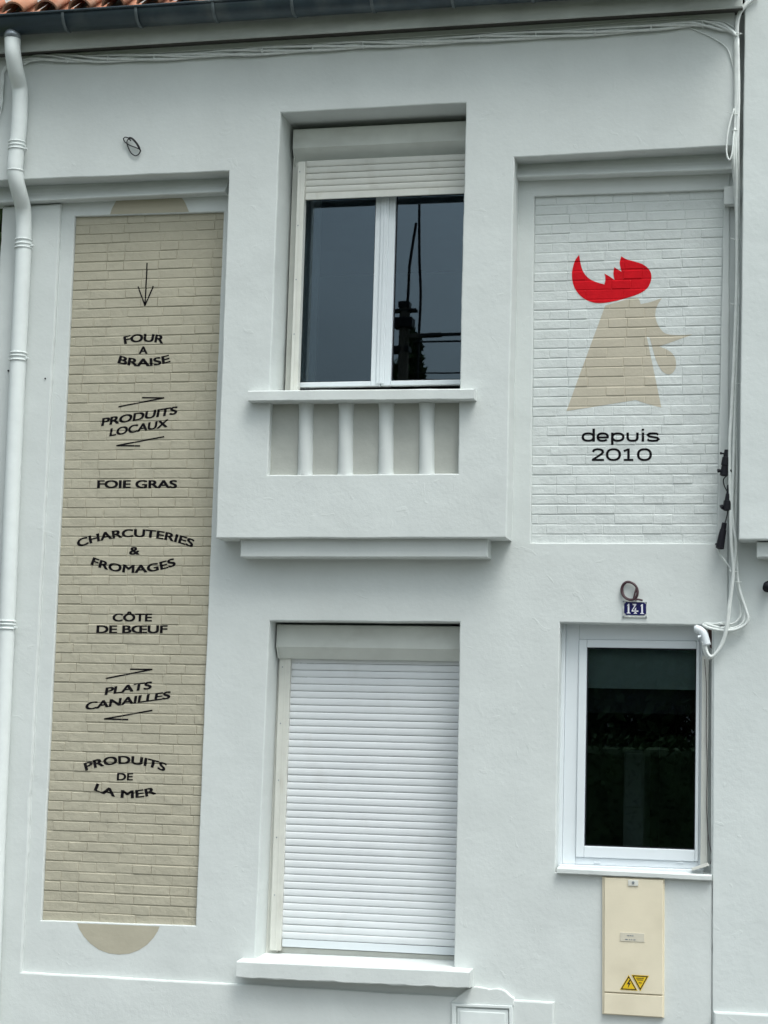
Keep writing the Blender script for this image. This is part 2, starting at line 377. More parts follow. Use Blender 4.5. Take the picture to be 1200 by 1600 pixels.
# niche back and the four half-round balusters below the upper window
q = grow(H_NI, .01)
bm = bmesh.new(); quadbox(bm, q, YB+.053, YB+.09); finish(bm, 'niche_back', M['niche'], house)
for cx0, cx1 in ((475.5, 473.5), (538, 536.5), (601, 600), (664.5, 664)):
    bm = bmesh.new(); pt = at(cx0, 628, YB); pb = at(cx1, 741.5, YB)
    rings = []
    N = 22
    for k in range(N+1):
        t = k/N; c = pt.lerp(pb, t)
        fl = .005*math.exp(-((1-t)/.035)) + .004*math.exp(-(t/.05))
        ring = []
        for j in range(13):
            a = math.pi*j/12
            rr = .0495+fl + noise.noise(Vector((c.x*9+j*.6, 0, c.z*14)))*.0016
            ring.append(bm.verts.new((c.x - math.cos(a)*rr, YB+.056 - math.sin(a)*(.050+fl*.3), c.z)))
        rings.append(ring)
    for a_, b_ in zip(rings, rings[1:]):
        for j in range(12): bm.faces.new((a_[j], a_[j+1], b_[j+1], b_[j]))
    finish(bm, 'baluster', M['render'], house, smooth=True)
# window sills
def sill(name, a, b, hpx, y0, y1, slope, m, rough=.002, jit2=.0, parent=house, hb=None):
    hb = hb or hpx
    p, q = at(*a, y0), at(*b, y0); hz = (at(a[0], a[1]-hpx, y0).z-p.z + at(b[0], b[1]-hb, y0).z-q.z)/2
    bm = bmesh.new(); n = 40; prof = lambda: None; rings = []
    for k in range(n+1):
        t = k/n; c = p.lerp(q, t)
        w1 = noise.noise(Vector((c.x*6, y0*7, 1)))*rough; w2 = noise.noise(Vector((c.x*13, y0*7, 5)))*rough*1.2
        chip = max(0, noise.noise(Vector((c.x*9, y0*3, 9)))-.25)*jit2
        ringp = [(y1, c.z), (y0+.004, c.z+w2), (y0, c.z+.005+w2+chip), (y0+w1, c.z+hz-.007), (y0+.006+w1, c.z+hz+w1), (y1, c.z+hz+slope)]
        rings.append([bm.verts.new((c.x, y, z)) for y, z in ringp])
    for ra, rb in zip(rings, rings[1:]):
        for i in range(6): bm.faces.new((ra[i], ra[(i+1) % 6], rb[(i+1) % 6], rb[i]))
    bm.faces.new(rings[0][::-1]); bm.faces.new(rings[-1])
    return finish(bm, name, m, parent)
sill('window_sill', (387, 626.5), (741, 623.7), 16.5, YB-.075, .12, .012, M['render'], .003)
sill('window_sill', (368.5, 1527.5), (733.5, 1544.5), 26, -.12, .34, .035, M['render'], .005, .02)
sill('window_sill', (870, 1364.7), (1111.8, 1376.5), 9, -.035, .16, .012, M['render'], .0015)
# plinth and corner pilaster, one L-shaped raised coat of render
zpl = at(33, 1518.5, YPL).z
PLq = [(XL+.002, -.1), (at(866, 1590, YPL).x, -.1), xz(866, 1566, YPL), xz(373, 1538, YPL), xz(33, 1518.5, YPL), (xz(95, 318, YPL)), (XL+.002, at(50, 322, YPL).z)]
plate('plinth', PLq, [], YPL, .05, M['render'], house, r=.011, jit=.003, jit2=.012)

# ------------------------------------------------------------------ brick panels
class Panel:
    def __init__(s, hole, rows, sp, hp, Y, seed):
        s.Y = Y; s.rows = []; rnd = random.Random(seed)
        tl, tr, br, bl = hole; zt, zb = max(tl[1], tr[1])+.004, min(bl[1], br[1])-.004
        s.pitch = (zt-zb)/rows
        for i in range(rows):
            z0 = zb+i*s.pitch; z1 = z0+s.pitch; tt = (zt-(z0+z1)/2)/(zt-zb)
            xa = tl[0]+(bl[0]-tl[0])*tt; xb = tr[0]+(br[0]-tr[0])*tt
            x = xa-rnd.choice((0, hp, sp*.5, sp*.8)) - rnd.random()*.03; k = rnd.randint(0, 1); L = []
            while x < xb-.02:
                w = (sp if k else hp)*(1+rnd.uniform(-.03, .03)); k = (1-k) if rnd.random() < .85 else k
                a, b = max(x, xa), min(x+w, xb)
                if xb-b < .035: b = xb
                if b-a > .035:
                    if L and a-L[-1][1] > .002: a = L[-1][1]
                    L.append([a if L else xa, b, rnd.uniform(-.0018, .0022), rnd.choice((-.0014, 0, .0014)), rnd.choice((-.0014, 0, .0014))])
                x += w
                if b >= xb: break
            s.rows.append((z0, z1, L, rnd.uniform(-.0012, .0012)))
        s.zb, s.zt = zb, zt
    G, C, Dp, GX, CX = .0020, .0050, .0040, .0005, .0028
    def surf(s, x, z):
        i = int((z-s.zb)/s.pitch)
        if not 0 <= i < len(s.rows): return s.Y
        z0, z1, L, dz = s.rows[i]
        for a, b, pr, e0, e1 in L:
            if a <= x <= b:
                d = min((x-a-s.GX)/s.CX, (b-s.GX-x)/s.CX, (z-(z0+e0+s.G))/s.C, ((z1+e1-s.G)-z)/s.C)
                d = max(0, min(1, d)); return s.Y + s.Dp - (s.Dp+pr)*d
        return s.Y
    def cuts(s, zmin, zmax, xmin, xmax):
        zs, xs = [], set()
        for z0, z1, L, _ in s.rows:
            if z1 < zmin or z0 > zmax: continue
            for e in {l[3] for l in L if l[1] > xmin and l[0] < xmax}: zs += [z0+e+s.G, z0+e+s.G+s.C]
            for e in {l[4] for l in L if l[1] > xmin and l[0] < xmax}: zs += [z1+e-s.G-s.C, z1+e-s.G]
            for a, b, _p, _e, _f in L:
                for v in (a+s.GX, a+s.GX+s.CX, b-s.GX-s.CX, b-s.GX):
                    if xmin < v < xmax: xs.add(round(v, 5))
        return zs, sorted(xs)
def brick_bm(bm, a, b, z0, z1, pr, P, c=(0, 0, 0)):
    G, C, D = P.G, P.C, P.Dp
    def ring(k, y):
        g, h = G+C*k, P.GX+P.CX*k
        return [bm.verts.new((x-c[0], y-c[1], z-c[2])) for x, z in ((a+h, z0+g), (b-h, z0+g), (b-h, z1-g), (a+h, z1-g))]
    r0 = ring(1, P.Y-pr); r1 = ring(.35, P.Y-pr*.6+.0014); r2 = ring(0, P.Y+D); r3 = ring(0, P.Y+.05)
    bm.faces.new(r0)
    for p, q in ((r0, r1), (r1, r2), (r2, r3)):
        for i in range(4): bm.faces.new((p[i], p[(i+1) % 4], q[(i+1) % 4], q[i]))
sp = at(266, 1380, YP).x-at(208, 1380, YP).x; hp = sp*.5
PanL = Panel(H_PL, 73, sp, hp, YP, 11)
sp2 = at(1030, 500, YP).x-at(970, 500, YP).x
PanR = Panel(H_PR, 36, sp2*1.0, sp2*.5, YP, 5)
PanR.Dp = .0029; PanR.G = .0015; PanR.C = .0058
cache = {}
quota = 300; left_over = bmesh.new(); nleft = 0
order = [(PanR, r, 'whitebrick') for r in range(len(PanR.rows))] + [(PanL, r, 'beige') for r in range(len(PanL.rows))]
for P, r, mk in order:
    z0, z1, L, _ = P.rows[r]
    if quota >= len(L):
        for a, b, pr, e0, e1 in L:
            c = ((a+b)/2, P.Y, (z0+z1)/2); key = (mk, round(b-a, 3), round(z1-z0, 4), round(pr, 3), e0, e1); quota -= 1
            if key not in cache:
                bm = bmesh.new(); brick_bm(bm, a, b, z0+e0, z1+e1, pr, P, c); bmesh.ops.recalc_face_normals(bm, faces=bm.faces)
                me = bpy.data.meshes.new('brick'); bm.to_mesh(me); bm.free(); me.materials.append(M[mk]); cache[key] = me
            link('brick', cache[key], house, c)
    else:
        quota = 0
        for a, b, pr, e0, e1 in L: brick_bm(left_over, a, b, z0+e0, z1+e1, pr, P)
tag(finish(left_over, 'upper_bricks', M['beige'], house), kind='stuff')
for hole, mk, P in ((H_PL, 'beige', PanL), (H_PR, 'whitebrick', PanR)):
    bm = bmesh.new(); quadbox(bm, grow(hole, .012), YP+P.Dp, YP+.06); finish(bm, 'mortar_bed', M[mk], house)

# ------------------------------------------------------------------ painted lettering and marks
def text_geo(body, bold=.0, spacing=1.0):
    cu = bpy.data.curves.new('t', 'FONT'); cu.body = body; cu.size = 1; cu.offset = bold; cu.resolution_u = 5; cu.space_character = spacing
    o = bpy.data.objects.new('t', cu); COL.objects.link(o)
    dg = bpy.context.evaluated_depsgraph_get(); dg.update(); e = o.evaluated_get(dg); me = e.to_mesh()
    V = [(v.co.x, v.co.y) for v in me.vertices]; F = [tuple(p.vertices) for p in me.polygons]
    e.to_mesh_clear(); bpy.data.objects.remove(o); bpy.data.curves.remove(cu)
    return V, F
CAP = None
def cap_h():
    global CAP
    if CAP is None:
        V, F = text_geo('H', 0); CAP = max(v[1] for v in V)
    return CAP
def paint(name, V, F, panel, m, parent=house, label=None, Y=None, lift=.0012, lay=None):
    """V: (x,z) world points of flat paint; laid on to the brick relief"""
    bm = bmesh.new(); vs = [bm.verts.new((x, lay[i] if lay else 0, z)) for i, (x, z) in enumerate(V)]
    for f in F:
        try: bm.faces.new([vs[i] for i in f])
        except ValueError: pass
    bmesh.ops.remove_doubles(bm, verts=bm.verts, dist=1e-6)
    if panel:
        xs = [v[0] for v in V]; zs = [v[1] for v in V]
        cz, cx = panel.cuts(min(zs), max(zs), min(xs), max(xs))
        for z in cz: bmesh.ops.bisect_plane(bm, geom=bm.verts[:]+bm.edges[:]+bm.faces[:], plane_co=(0, 0, z), plane_no=(0, 0, 1))
        for x in cx: bmesh.ops.bisect_plane(bm, geom=bm.verts[:]+bm.edges[:]+bm.faces[:], plane_co=(x, 0, 0), plane_no=(1, 0, 0))
        for v in bm.verts: v.co.y = panel.surf(v.co.x, v.co.z)-lift-v.co.y
    else:
        for v in bm.verts: v.co.y = Y-lift
    for f in bm.faces:
        f.normal_update()
        if f.normal.y > 0: f.normal_flip()
    o = finish(bm, name, m, parent, recalc=False)
    if label: o['label'] = label
    return o
def lettering(words, p0, p1, cap_px, panel, arc=0, italic=0.0, bold=.033, Y=YP, name='lettering', spacing=.97, m='black', low=False):
    """baseline from pixel p0 to p1, capitals cap_px high, arc = rise of the middle in px (+ up)"""
    V0, F0 = text_geo(words, 0.0, spacing)
    H = cap_h(); V, F, lay = [], [], []
    for j, (dx, dy) in enumerate(((-bold, -bold*.6), (bold, -bold*.6), (-bold, bold*.6), (bold, bold*.6), (0, 0))):
        k = len(V); V += [(x+dx, y+dy) for x, y in V0]; F += [tuple(i+k for i in f) for f in F0]; lay += [j*.00012]*len(V0); x0 = min(v[0] for v in V); x1 = max(v[0] for v in V)
    A, B = at(*p0, Y), at(*p1, Y); mid = ((p0[0]+p1[0])/2, (p0[1]+p1[1])/2)
    ch = at(mid[0], mid[1]-cap_px, Y).z - at(*mid, Y).z; sg = ch*arc/cap_px
    w = math.hypot(B.x-A.x, B.z-A.z); sy = ch/H; out = []
    ang = math.atan2(B.z-A.z, B.x-A.x); C = (A+B)/2
    for x, y in V:
        u = (x-x0)/(x1-x0)-.5; v = y*sy
        if arc:
            Rr = ((w/2)**2+sg*sg)/(2*sg)
            th = 2*math.asin(max(-1, min(1, (w/2)/Rr)))*u          # Rr signed
            X = (Rr+v)*math.sin(th); Z = (Rr+v)*math.cos(th)-Rr+sg
            rx, rz = X*math.cos(ang)-Z*math.sin(ang), X*math.sin(ang)+Z*math.cos(ang)
        else:
            rx = u*(B.x-A.x) + v*italic; rz = u*(B.z-A.z) + v
        out.append((C.x+rx, C.z+rz))
    return paint(name, out, F, panel, M[m], label='black painted words '+words, lay=lay)
c4 = lambda x, y: (x/3, 360+y/3)
c5 = lambda x, y: (x/3, 700+y/3)
c6 = lambda x, y: (x/3, 1020+y/3)
lettering('FOUR', c4(583, 533), c4(765, 531), 11.8, PanL, arc=3.6)
lettering('A', c4(650, 578), c4(692, 578), 11, PanL)
lettering('BRAISE', c4(550, 620), c4(800, 616), 11.6, PanL, arc=-6.2)
lettering('PRODUITS', c4(474, 917), c4(829, 860), 11.8, PanL, italic=.13)
lettering('LOCAUX', c4(512, 965), c4(786, 921), 11.8, PanL, italic=.13)
lettering('FOIE GRAS', c5(455, 187), c5(830, 187), 11.7, PanL)
lettering('CHARCUTERIES', c5(366, 466), c5(902, 466), 11.8, PanL, arc=16.5, spacing=1.0)
lettering('&', c5(605, 499), c5(655, 499), 11.6, PanL)
lettering('FROMAGES', c5(424, 545), c5(826, 549), 11.8, PanL, arc=-12.5, spacing=1.0)
lettering('CÔTE', c5(527, 812), c5(712, 812), 11.6, PanL)
lettering('DE BŒUF', c5(452, 867), c5(785, 867), 11.6, PanL)
lettering('PLATS', c6(490, 198), c6(710, 168), 11.3, PanL, italic=.13)
lettering('CANAILLES', c6(398, 268), c6(797, 214), 11.3, PanL, italic=.13)
lettering('PRODUITS', c6(402, 553), c6(772, 556), 12.0, PanL, arc=11.5, spacing=1.0)
lettering('DE', c6(548, 597), c6(623, 597), 10.8, PanL)
lettering('LA MER', c6(440, 643), c6(734, 660), 11.6, PanL, arc=-9.5, spacing=1.0)
def ribbon(pts, w, closed=False, wh=None):
    """a stroke of even width round pixel points (horizontals may be thinner: wh)"""
    wh = wh or w; n = len(pts); L, Rr = [], []
    for i in range(n):
        p = Vector(pts[i]); a = Vector(pts[i-1] if (i or closed) else pts[0]); b = Vector(pts[(i+1) % n] if (i < n-1 or closed) else pts[-1])
        d1 = (p-a).normalized() if (p-a).length > 1e-6 else (b-p).normalized(); d2 = (b-p).normalized() if (b-p).length > 1e-6 else d1
        m = Vector((-(d1+d2).y, (d1+d2).x)).normalized(); k = 1/max(.55, m.dot(Vector((-d1.y, d1.x))))
        ww = w*abs(m.x)+wh*abs(m.y) if abs(m.x)+abs(m.y) < 1.01 else math.hypot(w*m.x, wh*m.y)
        L.append(p+m*ww*k/2); Rr.append(p-m*ww*k/2)
    V = [xz(v.x, v.y, YP) for v in L+Rr]; m_ = n if closed else n-1
    return V, [(i, (i+1) % n, n+(i+1) % n, n+i) for i in range(m_)]
def ell(cx, cy, rx, ry, a0, a1, n=26, k=2.35):
    """superellipse arc, degrees, y down"""
    o = []
    for i in range(n+1):
        t = R_(a0+(a1-a0)*i/n); c, s_ = math.cos(t), math.sin(t)
        o.append((cx+rx*math.copysign(abs(c)**(2/k), c), cy+ry*math.copysign(abs(s_)**(2/k), s_)))
    return o
def word(strokes, label):
    V, F, lay = [], [], []
    for j, (pts, closed) in enumerate(strokes):
        v, f = ribbon(pts, 3.9, closed, 3.2); k = len(V); V += v; F += [tuple(i+k for i in g) for g in f]; lay += [(j % 4)*.00012]*len(v)
    paint('lettering', V, F, PanR, M['black'], label=label, lay=lay)
yb_, yt_ = 688.7, 677.2; ym = (yb_+yt_)/2; ry = (yb_-yt_)/2
def full(x0, x1, y0=yt_, y1=yb_): return (ell((x0+x1)/2, (y0+y1)/2, (x1-x0)/2, (y1-y0)/2, 0, 345, 30), True)
word([full(910.6, 927.6), ([(927.7, 669.8), (927.7, 690)], False),
      (ell(941.8, ym, 7.8, ry, 38, 360)+[(949.4, ym+.4), (934.4, ym+.4)], False),
      full(956.8, 974.0), ([(956.7, 675.9), (956.7, 695.2)], False),
      ([(980.8, 675.9), (980.8, 684.2), (981.6, 686.6), (983.6, 688.2), (986, 688.7), (990.6, 688.7), (993.2, 688.2), (995.2, 686.6), (996, 684.2), (996, 675.9)], False),
      ([(1004.6, 676), (1004.6, 690)], False), ([(1004.6, 670), (1004.6, 673.2)], False),
      ([(1028.6, 679.3), (1026, 677.6), (1020.5, 677.1), (1014.6, 677.6), (1012.3, 679.6), (1014.2, 681.8), (1020.6, 682.9), (1027, 684), (1028.9, 686.2), (1026.6, 688.3), (1020.4, 688.9), (1014.2, 688.4), (1011.6, 686.4)], False)],
     'black painted lowercase word depuis')
word([([(926.4, 706.2), (928.2, 703.2), (933, 701.9), (937.4, 702.1), (941.2, 703.7), (942.1, 706.4), (940.2, 709.3), (935, 712.6), (926.2, 718.4)], False), ([(924.8, 718.7), (943.8, 718.7)], False),
      full(948.6, 968.4, 701.9, 718.7), ([(974.6, 704.9), (981.9, 702)], False), ([(982, 700.7), (982, 718.7)], False), ([(974.8, 718.7), (989.6, 718.7)], False), full(997.2, 1016.8, 701.9, 718.7)],
     'black painted number 2010')
def stroke_geo(pts, w):
    V, F = [], []
    for a, b in zip(pts, pts[1:]):
        a, b = Vector(a), Vector(b); d = (b-a).normalized(); n = Vector((-d.y, d.x))*w/2; e = d*w*.3
        k = len(V); V += [tuple(a-e+n), tuple(b+e+n), tuple(b+e-n), tuple(a-e-n)]; F.append((k, k+1, k+2, k+3))
    return V, F
def arrow(lines, panel=PanL, w=.0098):
    V, F = [], []
    for i, l in enumerate(lines):
        v, f = stroke_geo([xz(*p, YP) for p in l], w); k = len(V)
        V += v; F += [tuple(j+k for j in g) for g in f]
    paint('painted_arrow', V, F, panel, M['black'])
arrow([[c4(690, 155), c4(680, 350)], [c4(648, 265), c4(680, 352)], [c4(718, 263), c4(681, 350)]])
arrow([[c4(557, 827), c4(768, 785)], [c4(766, 785), c4(668, 784)]])
arrow([[c4(768, 967), c4(547, 1009)], [c4(549, 1009), c4(655, 1010)]])
arrow([[c6(498, 120), c6(713, 78)], [c6(711, 78), c6(612, 77)]])
arrow([[c6(713, 270), c6(490, 310)], [c6(492, 310), c6(600, 313)]])
def outline(pts, closed_n=4):
    P = [Vector((p[0], p[1])) for p in pts]; return P
def poly_geo(loop):
    """triangulate an (x,z) outline"""
    bm = bmesh.new(); vs = [bm.verts.new((x, 0, z)) for x, z in loop]
    fill_loops(bm, [vs])
    bm.verts.index_update(); V = [(v.co.x, v.co.z) for v in bm.verts]; F = [tuple(v.index for v in f.verts) for f in bm.faces]; bm.free(); return V, F
def smooth_path(segs):
    """segs: list of point runs; each run is a smooth curve, corners sit between runs"""
    o = []
    for s in segs:
        pts = spline([(x, y, 0) for x, y in s], 5) if len(s) > 2 else [Vector((x, y, 0)) for x, y in s]
        for p in pts:
            if not o or (Vector(o[-1])-p.xy).length > .05: o.append((p.x, p.y))
    if (Vector(o[0])-Vector(o[-1])).length < .05: o.pop()
    return o
c3 = lambda p: xz(800+p[0]/3, 360+p[1]/3, YP)
comb = smooth_path([[(315, 115), (294, 145), (282, 190), (283, 235), (295, 272), (322, 308), (362, 332), (410, 341), (470, 334), (530, 319), (592, 299), (632, 273), (650, 240), (653, 208), (640, 180), (610, 158), (570, 145), (536, 135), (512, 121)],
                    [(512, 121), (505, 150), (508, 172), (513, 194)], [(513, 194), (498, 184), (480, 173)], [(480, 173), (476, 192), (476, 212), (481, 233)],
                    [(481, 233), (458, 216), (432, 202)], [(432, 202), (437, 215), (437, 235), (433, 253)], [(433, 253), (400, 244), (365, 228), (340, 203), (325, 170), (315, 115)]])
head = smooth_path([[(437, 352), (255, 847)], [(255, 847), (400, 824), (580, 795)], [(580, 795), (640, 815), (700, 830)], [(700, 830), (632, 498)],
                    [(632, 498), (645, 503)], [(645, 503), (657, 545), (676, 610), (700, 655), (727, 674), (752, 668), (768, 640), (765, 600), (745, 571), (718, 555), (690, 544)],
                    [(690, 544), (770, 516), (848, 487)], [(848, 487), (780, 491), (722, 484), (692, 456), (673, 410), (676, 365), (702, 318)],
                    [(702, 318), (650, 336), (604, 346)], [(604, 346), (598, 330), (592, 318)], [(592, 318), (545, 322), (500, 335), (437, 352)]])
rooster = paint('painted_rooster', *poly_geo([c3(p) for p in head]), PanR, M['rooster'], label='taupe rooster head in profile painted on the white bricks')
cm = paint('comb', *poly_geo([c3(p) for p in comb]), PanR, M['red'], parent=rooster, lift=.0016)
def seg_disc(cx, cy, rx, ry, a0, a1, Y):
    return [xz(cx+rx*math.cos(R_(a0+(a1-a0)*i/40)), cy+ry*math.sin(R_(a0+(a1-a0)*i/40)), Y) for i in range(41)]
q = [xz(120.5, 1442.5, 0), xz(249, 1446.8, 0)]
low = [xz(x, y, 0) for x, y in ((120.5, 1442.5), (124, 1452), (131, 1463), (141, 1474), (155, 1484), (170, 1489.5), (186, 1491.5), (202, 1490), (217, 1484.5), (230, 1476), (240, 1465), (246.5, 1455), (249.5, 1447.5))]
paint('painted_disc', *poly_geo(low), None, M['beige_flat'], Y=YW, lift=.0012)
up = [xz(x, y, 0) for x, y in ((172, 335.0), (175, 326), (181, 315), (190, 304), (203, 293), (222, 286), (240, 284), (258, 288), (272, 296), (283, 307), (290, 318), (295.5, 331.2))]
paint('painted_disc', *poly_geo(up), None, M['beige_flat'], Y=YW, lift=.0012)

# ------------------------------------------------------------------ roller shutters
def slat_mesh(w, pitch, m):
    bm = bmesh.new(); h = pitch-.0018
    prof = [(.004, .0), (-.0012, .0008), (-.0042, h*.2), (-.0052, h*.5), (-.0042, h*.8), (-.0012, h-.0008), (.003, h), (.006, h*.5)]
    extrude_profile(bm, prof, -w/2, w/2); bmesh.ops.recalc_face_normals(bm, faces=bm.faces)
    me = bpy.data.meshes.new('slat'); bm.to_mesh(me); bm.free(); me.materials.append(m)
    return me
def shutter(label, xa, xb, ztop_, zbot, nsl, Y, bar_h, slm, barm, box, railx, rail_bot, railm, sag=0):
    """curtain between xa..xb hanging from ztop_ to zbot; box = (x0,x1,z0,z1,yf,yb,zbreak)"""
    t = empty('roller_shutter', (0, 0, 0)); t.parent = house; t.location = Vector(((xa+xb)/2, Y, zbot)) - wloc(house); t['label'] = label
    pitch = .0446 if nsl < 10 else (ztop_-zbot-bar_h)/nsl; me = slat_mesh(xb-xa, pitch, slm)
    for k in range(nsl):
        link('slat', me, t, ((xa+xb)/2+random.uniform(-.0008, .0008), Y+random.uniform(-.0012, .0012), zbot+bar_h+.002+k*pitch)).rotation_euler = (random.uniform(-.03, .03), random.uniform(-.0007, .0007), 0)
    bm = bmesh.new(); bx(bm, xa+.002, xb-.002, Y-.008, Y+.006, zbot, zbot+bar_h-.001, .0015); finish(bm, 'bottom_bar', barm, t)
    x0, x1, z0, z1, yf, yb, zk = box
    bm = bmesh.new(); extrude_profile(bm, [(yb, z1), (yf+.012, z1), (yf+.002, z1-.006), (yf, z1-.02), (yf, zk), (yf+(zk-z0)*.95, z0), (yb, z0)], x0, x1)
    b = finish(bm, 'shutter_box', M['boxmetal'], t)
    bm = bmesh.new(); extrude_profile(bm, [(yb, z1+.001), (yf+.010, z1+.001), (yf-.002, z1-.006), (yf-.002, zk), (yf+(zk-z0)*.62-.002, z0-.002), (yb, z0-.002)], x0-.006, x0-.0005); finish(bm, 'end_cap', M['boxmetal'], b)
    for ra, rb, top in railx:
        bm = bmesh.new(); bx(bm, ra, rb, Y-.028, Y+.03, rail_bot, top, .002)
        g = finish(bm, 'guide_rail', railm, t)
        bm = bmesh.new(); bx(bm, ra+(rb-ra)*.52, ra+(rb-ra)*.60, Y-.0305, Y-.0282, rail_bot, top); finish(bm, 'rail_lip', railm, g)
        zz = top-.07
        while zz > rail_bot+.05:
            bm = bmesh.new(); tube(bm, [((ra+rb)/2-(rb-ra)*.2, Y-.0281, zz), ((ra+rb)/2-(rb-ra)*.2, Y-.0305, zz)], .0042, 10); finish(bm, 'screw', M['zincl'], g); zz -= .37
    return t
# upper window shutter, almost fully raised
Yu = .045
X0 = at(477.5, 300, Yu).x; X1 = at(724.5, 300, Yu).x + .06
zt_ = at(600, 247, Yu).z; zb_ = at(600, 307.5, Yu).z; yb_ = .03
bxz = (at(459, 230, .03).x, X1+.02, at(600, 248, .03).z, at(600, 194.5, .03).z, .03, .20, at(600, 225, .03).z)
shutter('almost fully raised dusty roller shutter of the upper window', X0, X1, zt_+.02, zb_, 5, Yu, .046, M['slat_old'], M['pvc_old'], bxz,
        [(at(461.5, 400, Yu-.028).x-.004, X0-.001, at(600, 247.5, .03).z)], at(500, 606, YB).z-.005, M['pvc_old'])
# lower window shutter, fully closed
Yl = .24
X0 = at(448.5, 1250, Yl).x; X1 = at(716, 1250, Yl).x + .03
zt_ = at(580, 1032, Yl).z; zb_ = at(580, 1486, Yl).z
yf = .13
bxz = (at(433.5, 1000, yf).x, at(721, 1000, yf).x, at(580, 1030, yf).z, at(580, 977, yf).z, yf, .34, at(580, 1012.5, yf).z)
shutter('fully closed white roller shutter of the lower window', X0, X1, zt_+.02, zb_, 40, Yl, .05, M['slat'], M['pvc'], bxz,
        [(at(431, 1250, Yl).x, X0-.001, at(580, 1029, yf).z+.01)], at(420, 1484, Yl).z, M['pvc_old'])
bm = bmesh.new(); bx(bm, H_LW[3][0]-.05, X0-.03, Yl-.004, Yl+.05, at(580, 1520, .25).z, at(580, 990, .2).z); finish(bm, 'jamb_board', M['pvc_old'], house)
bm = bmesh.new(); q0 = at(400, 1480, .3); q1 = at(720, 1495, .3)
bx(bm, H_LW[3][0]-.05, H_LW[2][0]+.05, .26, .30, at(580, 1520, .25).z, zb_-.006); finish(bm, 'threshold_board', M['pvc_old'], house)
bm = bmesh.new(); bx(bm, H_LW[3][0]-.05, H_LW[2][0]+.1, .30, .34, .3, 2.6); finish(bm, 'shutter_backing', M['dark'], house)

# ------------------------------------------------------------------ windows
def frame_bars(bm, x0, x1, z0, z1, wl, wr, wb, wt, y0, y1, bev=.003):
    bx(bm, x0, x0+wl, y0, y1, z0, z1, bev); bx(bm, x1-wr, x1, y0, y1, z0, z1, bev)
    bx(bm, x0+wl+.0005, x1-wr-.0005, y0+.0006, y1-.0006, z0, z0+wb, bev); bx(bm, x0+wl+.0005, x1-wr-.0005, y0+.0006, y1-.0006, z1-wt, z1, bev)
def pane(x0, x1, z0, z1, y, parent):
    bm = bmesh.new(); bx(bm, x0-.008, x1+.008, y, y+.004, z0-.008, z1+.008); p = finish(bm, 'pane', M['glass'], parent)
    bm = bmesh.new(); frame_bars(bm, x0-.001, x1+.001, z0-.001, z1+.001, .008, .008, .008, .008, y-.006, y-.001, 0); finish(bm, 'glazing_seal', M['seal'], parent)
# upper casement
Yg = .15
uw = empty('window', (0, 0, 0)); uw.parent = house; uw['label'] = 'upper double casement window reflecting the grey sky'
uz0 = at(560, 607, YB).z-.012; xa = at(466, 450, .10).x-.05; xb = at(722, 450, .10).x+.05; zt1 = at(600, 240, .1).z
uw.location = Vector(((xa+xb)/2, .1, uz0)) - wloc(house)
bm = bmesh.new(); frame_bars(bm, xa-.02, xb+.03, uz0-.03, zt1, .05, .05, .085, .05, .105, .16); finish(bm, 'frame', M['pvc_old'], uw)
gl_x0 = at(473, 450, Yg).x; gl_x1 = at(585.5, 450, Yg).x; gr_x0 = at(616.5, 450, Yg).x; gr_x1 = at(721.5, 450, Yg).x+.02
gz0 = at(560, 597.5, Yg).z; gz1 = at(560, 300, Yg).z
mx = (gl_x1+gr_x0)/2
bm = bmesh.new(); frame_bars(bm, gl_x0-.05, mx-.0015, gz0-.033, gz1+.05, .05, mx-.0015-gl_x1, .033, .05, .112, .165, .004); finish(bm, 'sash', M['pvc'], uw)
bm = bmesh.new(); frame_bars(bm, mx+.0015, gr_x1+.05, gz0-.033, gz1+.05, gr_x0-mx-.0015, .05, .033, .05, .112, .165, .004); finish(bm, 'sash', M['pvc'], uw)
bm = bmesh.new(); bx(bm, mx-.028, mx+.026, .101, .1115, gz0-.02, gz1+.04, .003); bx(bm, mx-.005, mx+.011, .096, .1005, gz0-.02, gz1+.04, .002); finish(bm, 'meeting_cover', M['pvc'], uw)
pane(gl_x0, gl_x1, gz0, gz1, .142, uw); pane(gr_x0, gr_x1, gz0, gz1, .142, uw)
# small window
swn = empty('window', (0, 0, 0)); swn.parent = house; swn['label'] = 'small white plastic window with dark glass beside the number plate'
Yf = .11
fx0 = at(881, 1170, Yf).x; fx1 = at(1094, 1170, Yf).x; fz0 = at(985, 1354, Yf).z; fz1 = at(985, 981, Yf).z
swn.location = Vector(((fx0+fx1)/2, Yf, fz0)) - wloc(house)
sx0 = at(902, 1170, Yf).x; sx1 = at(1092, 1170, Yf).x; sz0 = at(1000, 1343, Yf).z; sz1 = at(1000, 1000.5, Yf).z
gx0 = at(914.5, 1170, Yf).x; gx1 = at(1086.8, 1170, Yf).x; gz0 = at(1000, 1325, Yf).z; gz1 = at(1000, 1012.5, Yf).z
bm = bmesh.new(); frame_bars(bm, fx0, fx1+.01, fz0, fz1+.06, sx0-fx0-.001, .018, sz0-fz0-.001, fz1+.06-sz1-.001, Yf+.012, Yf+.07, .004)
bx(bm, fx0-.06, fx0-.0005, Yf-.008, Yf+.05, fz0-.02, fz1+.06, .003)
finish(bm, 'frame', M['pvc'], swn)
bm = bmesh.new(); frame_bars(bm, sx0, sx1, sz0, sz1, gx0-sx0, sx1-gx1, gz0-sz0, sz1-gz1, Yf, Yf+.06, .005); finish(bm, 'sash', M['pvc'], swn)
bm = bmesh.new()
for px in (933, 1063):
    p = at(px, 1347, Yf); bx(bm, p.x-.018, p.x+.018, Yf+.004, Yf+.0118, p.z-.008, p.z+.003, .002)
finish(bm, 'drain_cap', M['pvc'], swn)
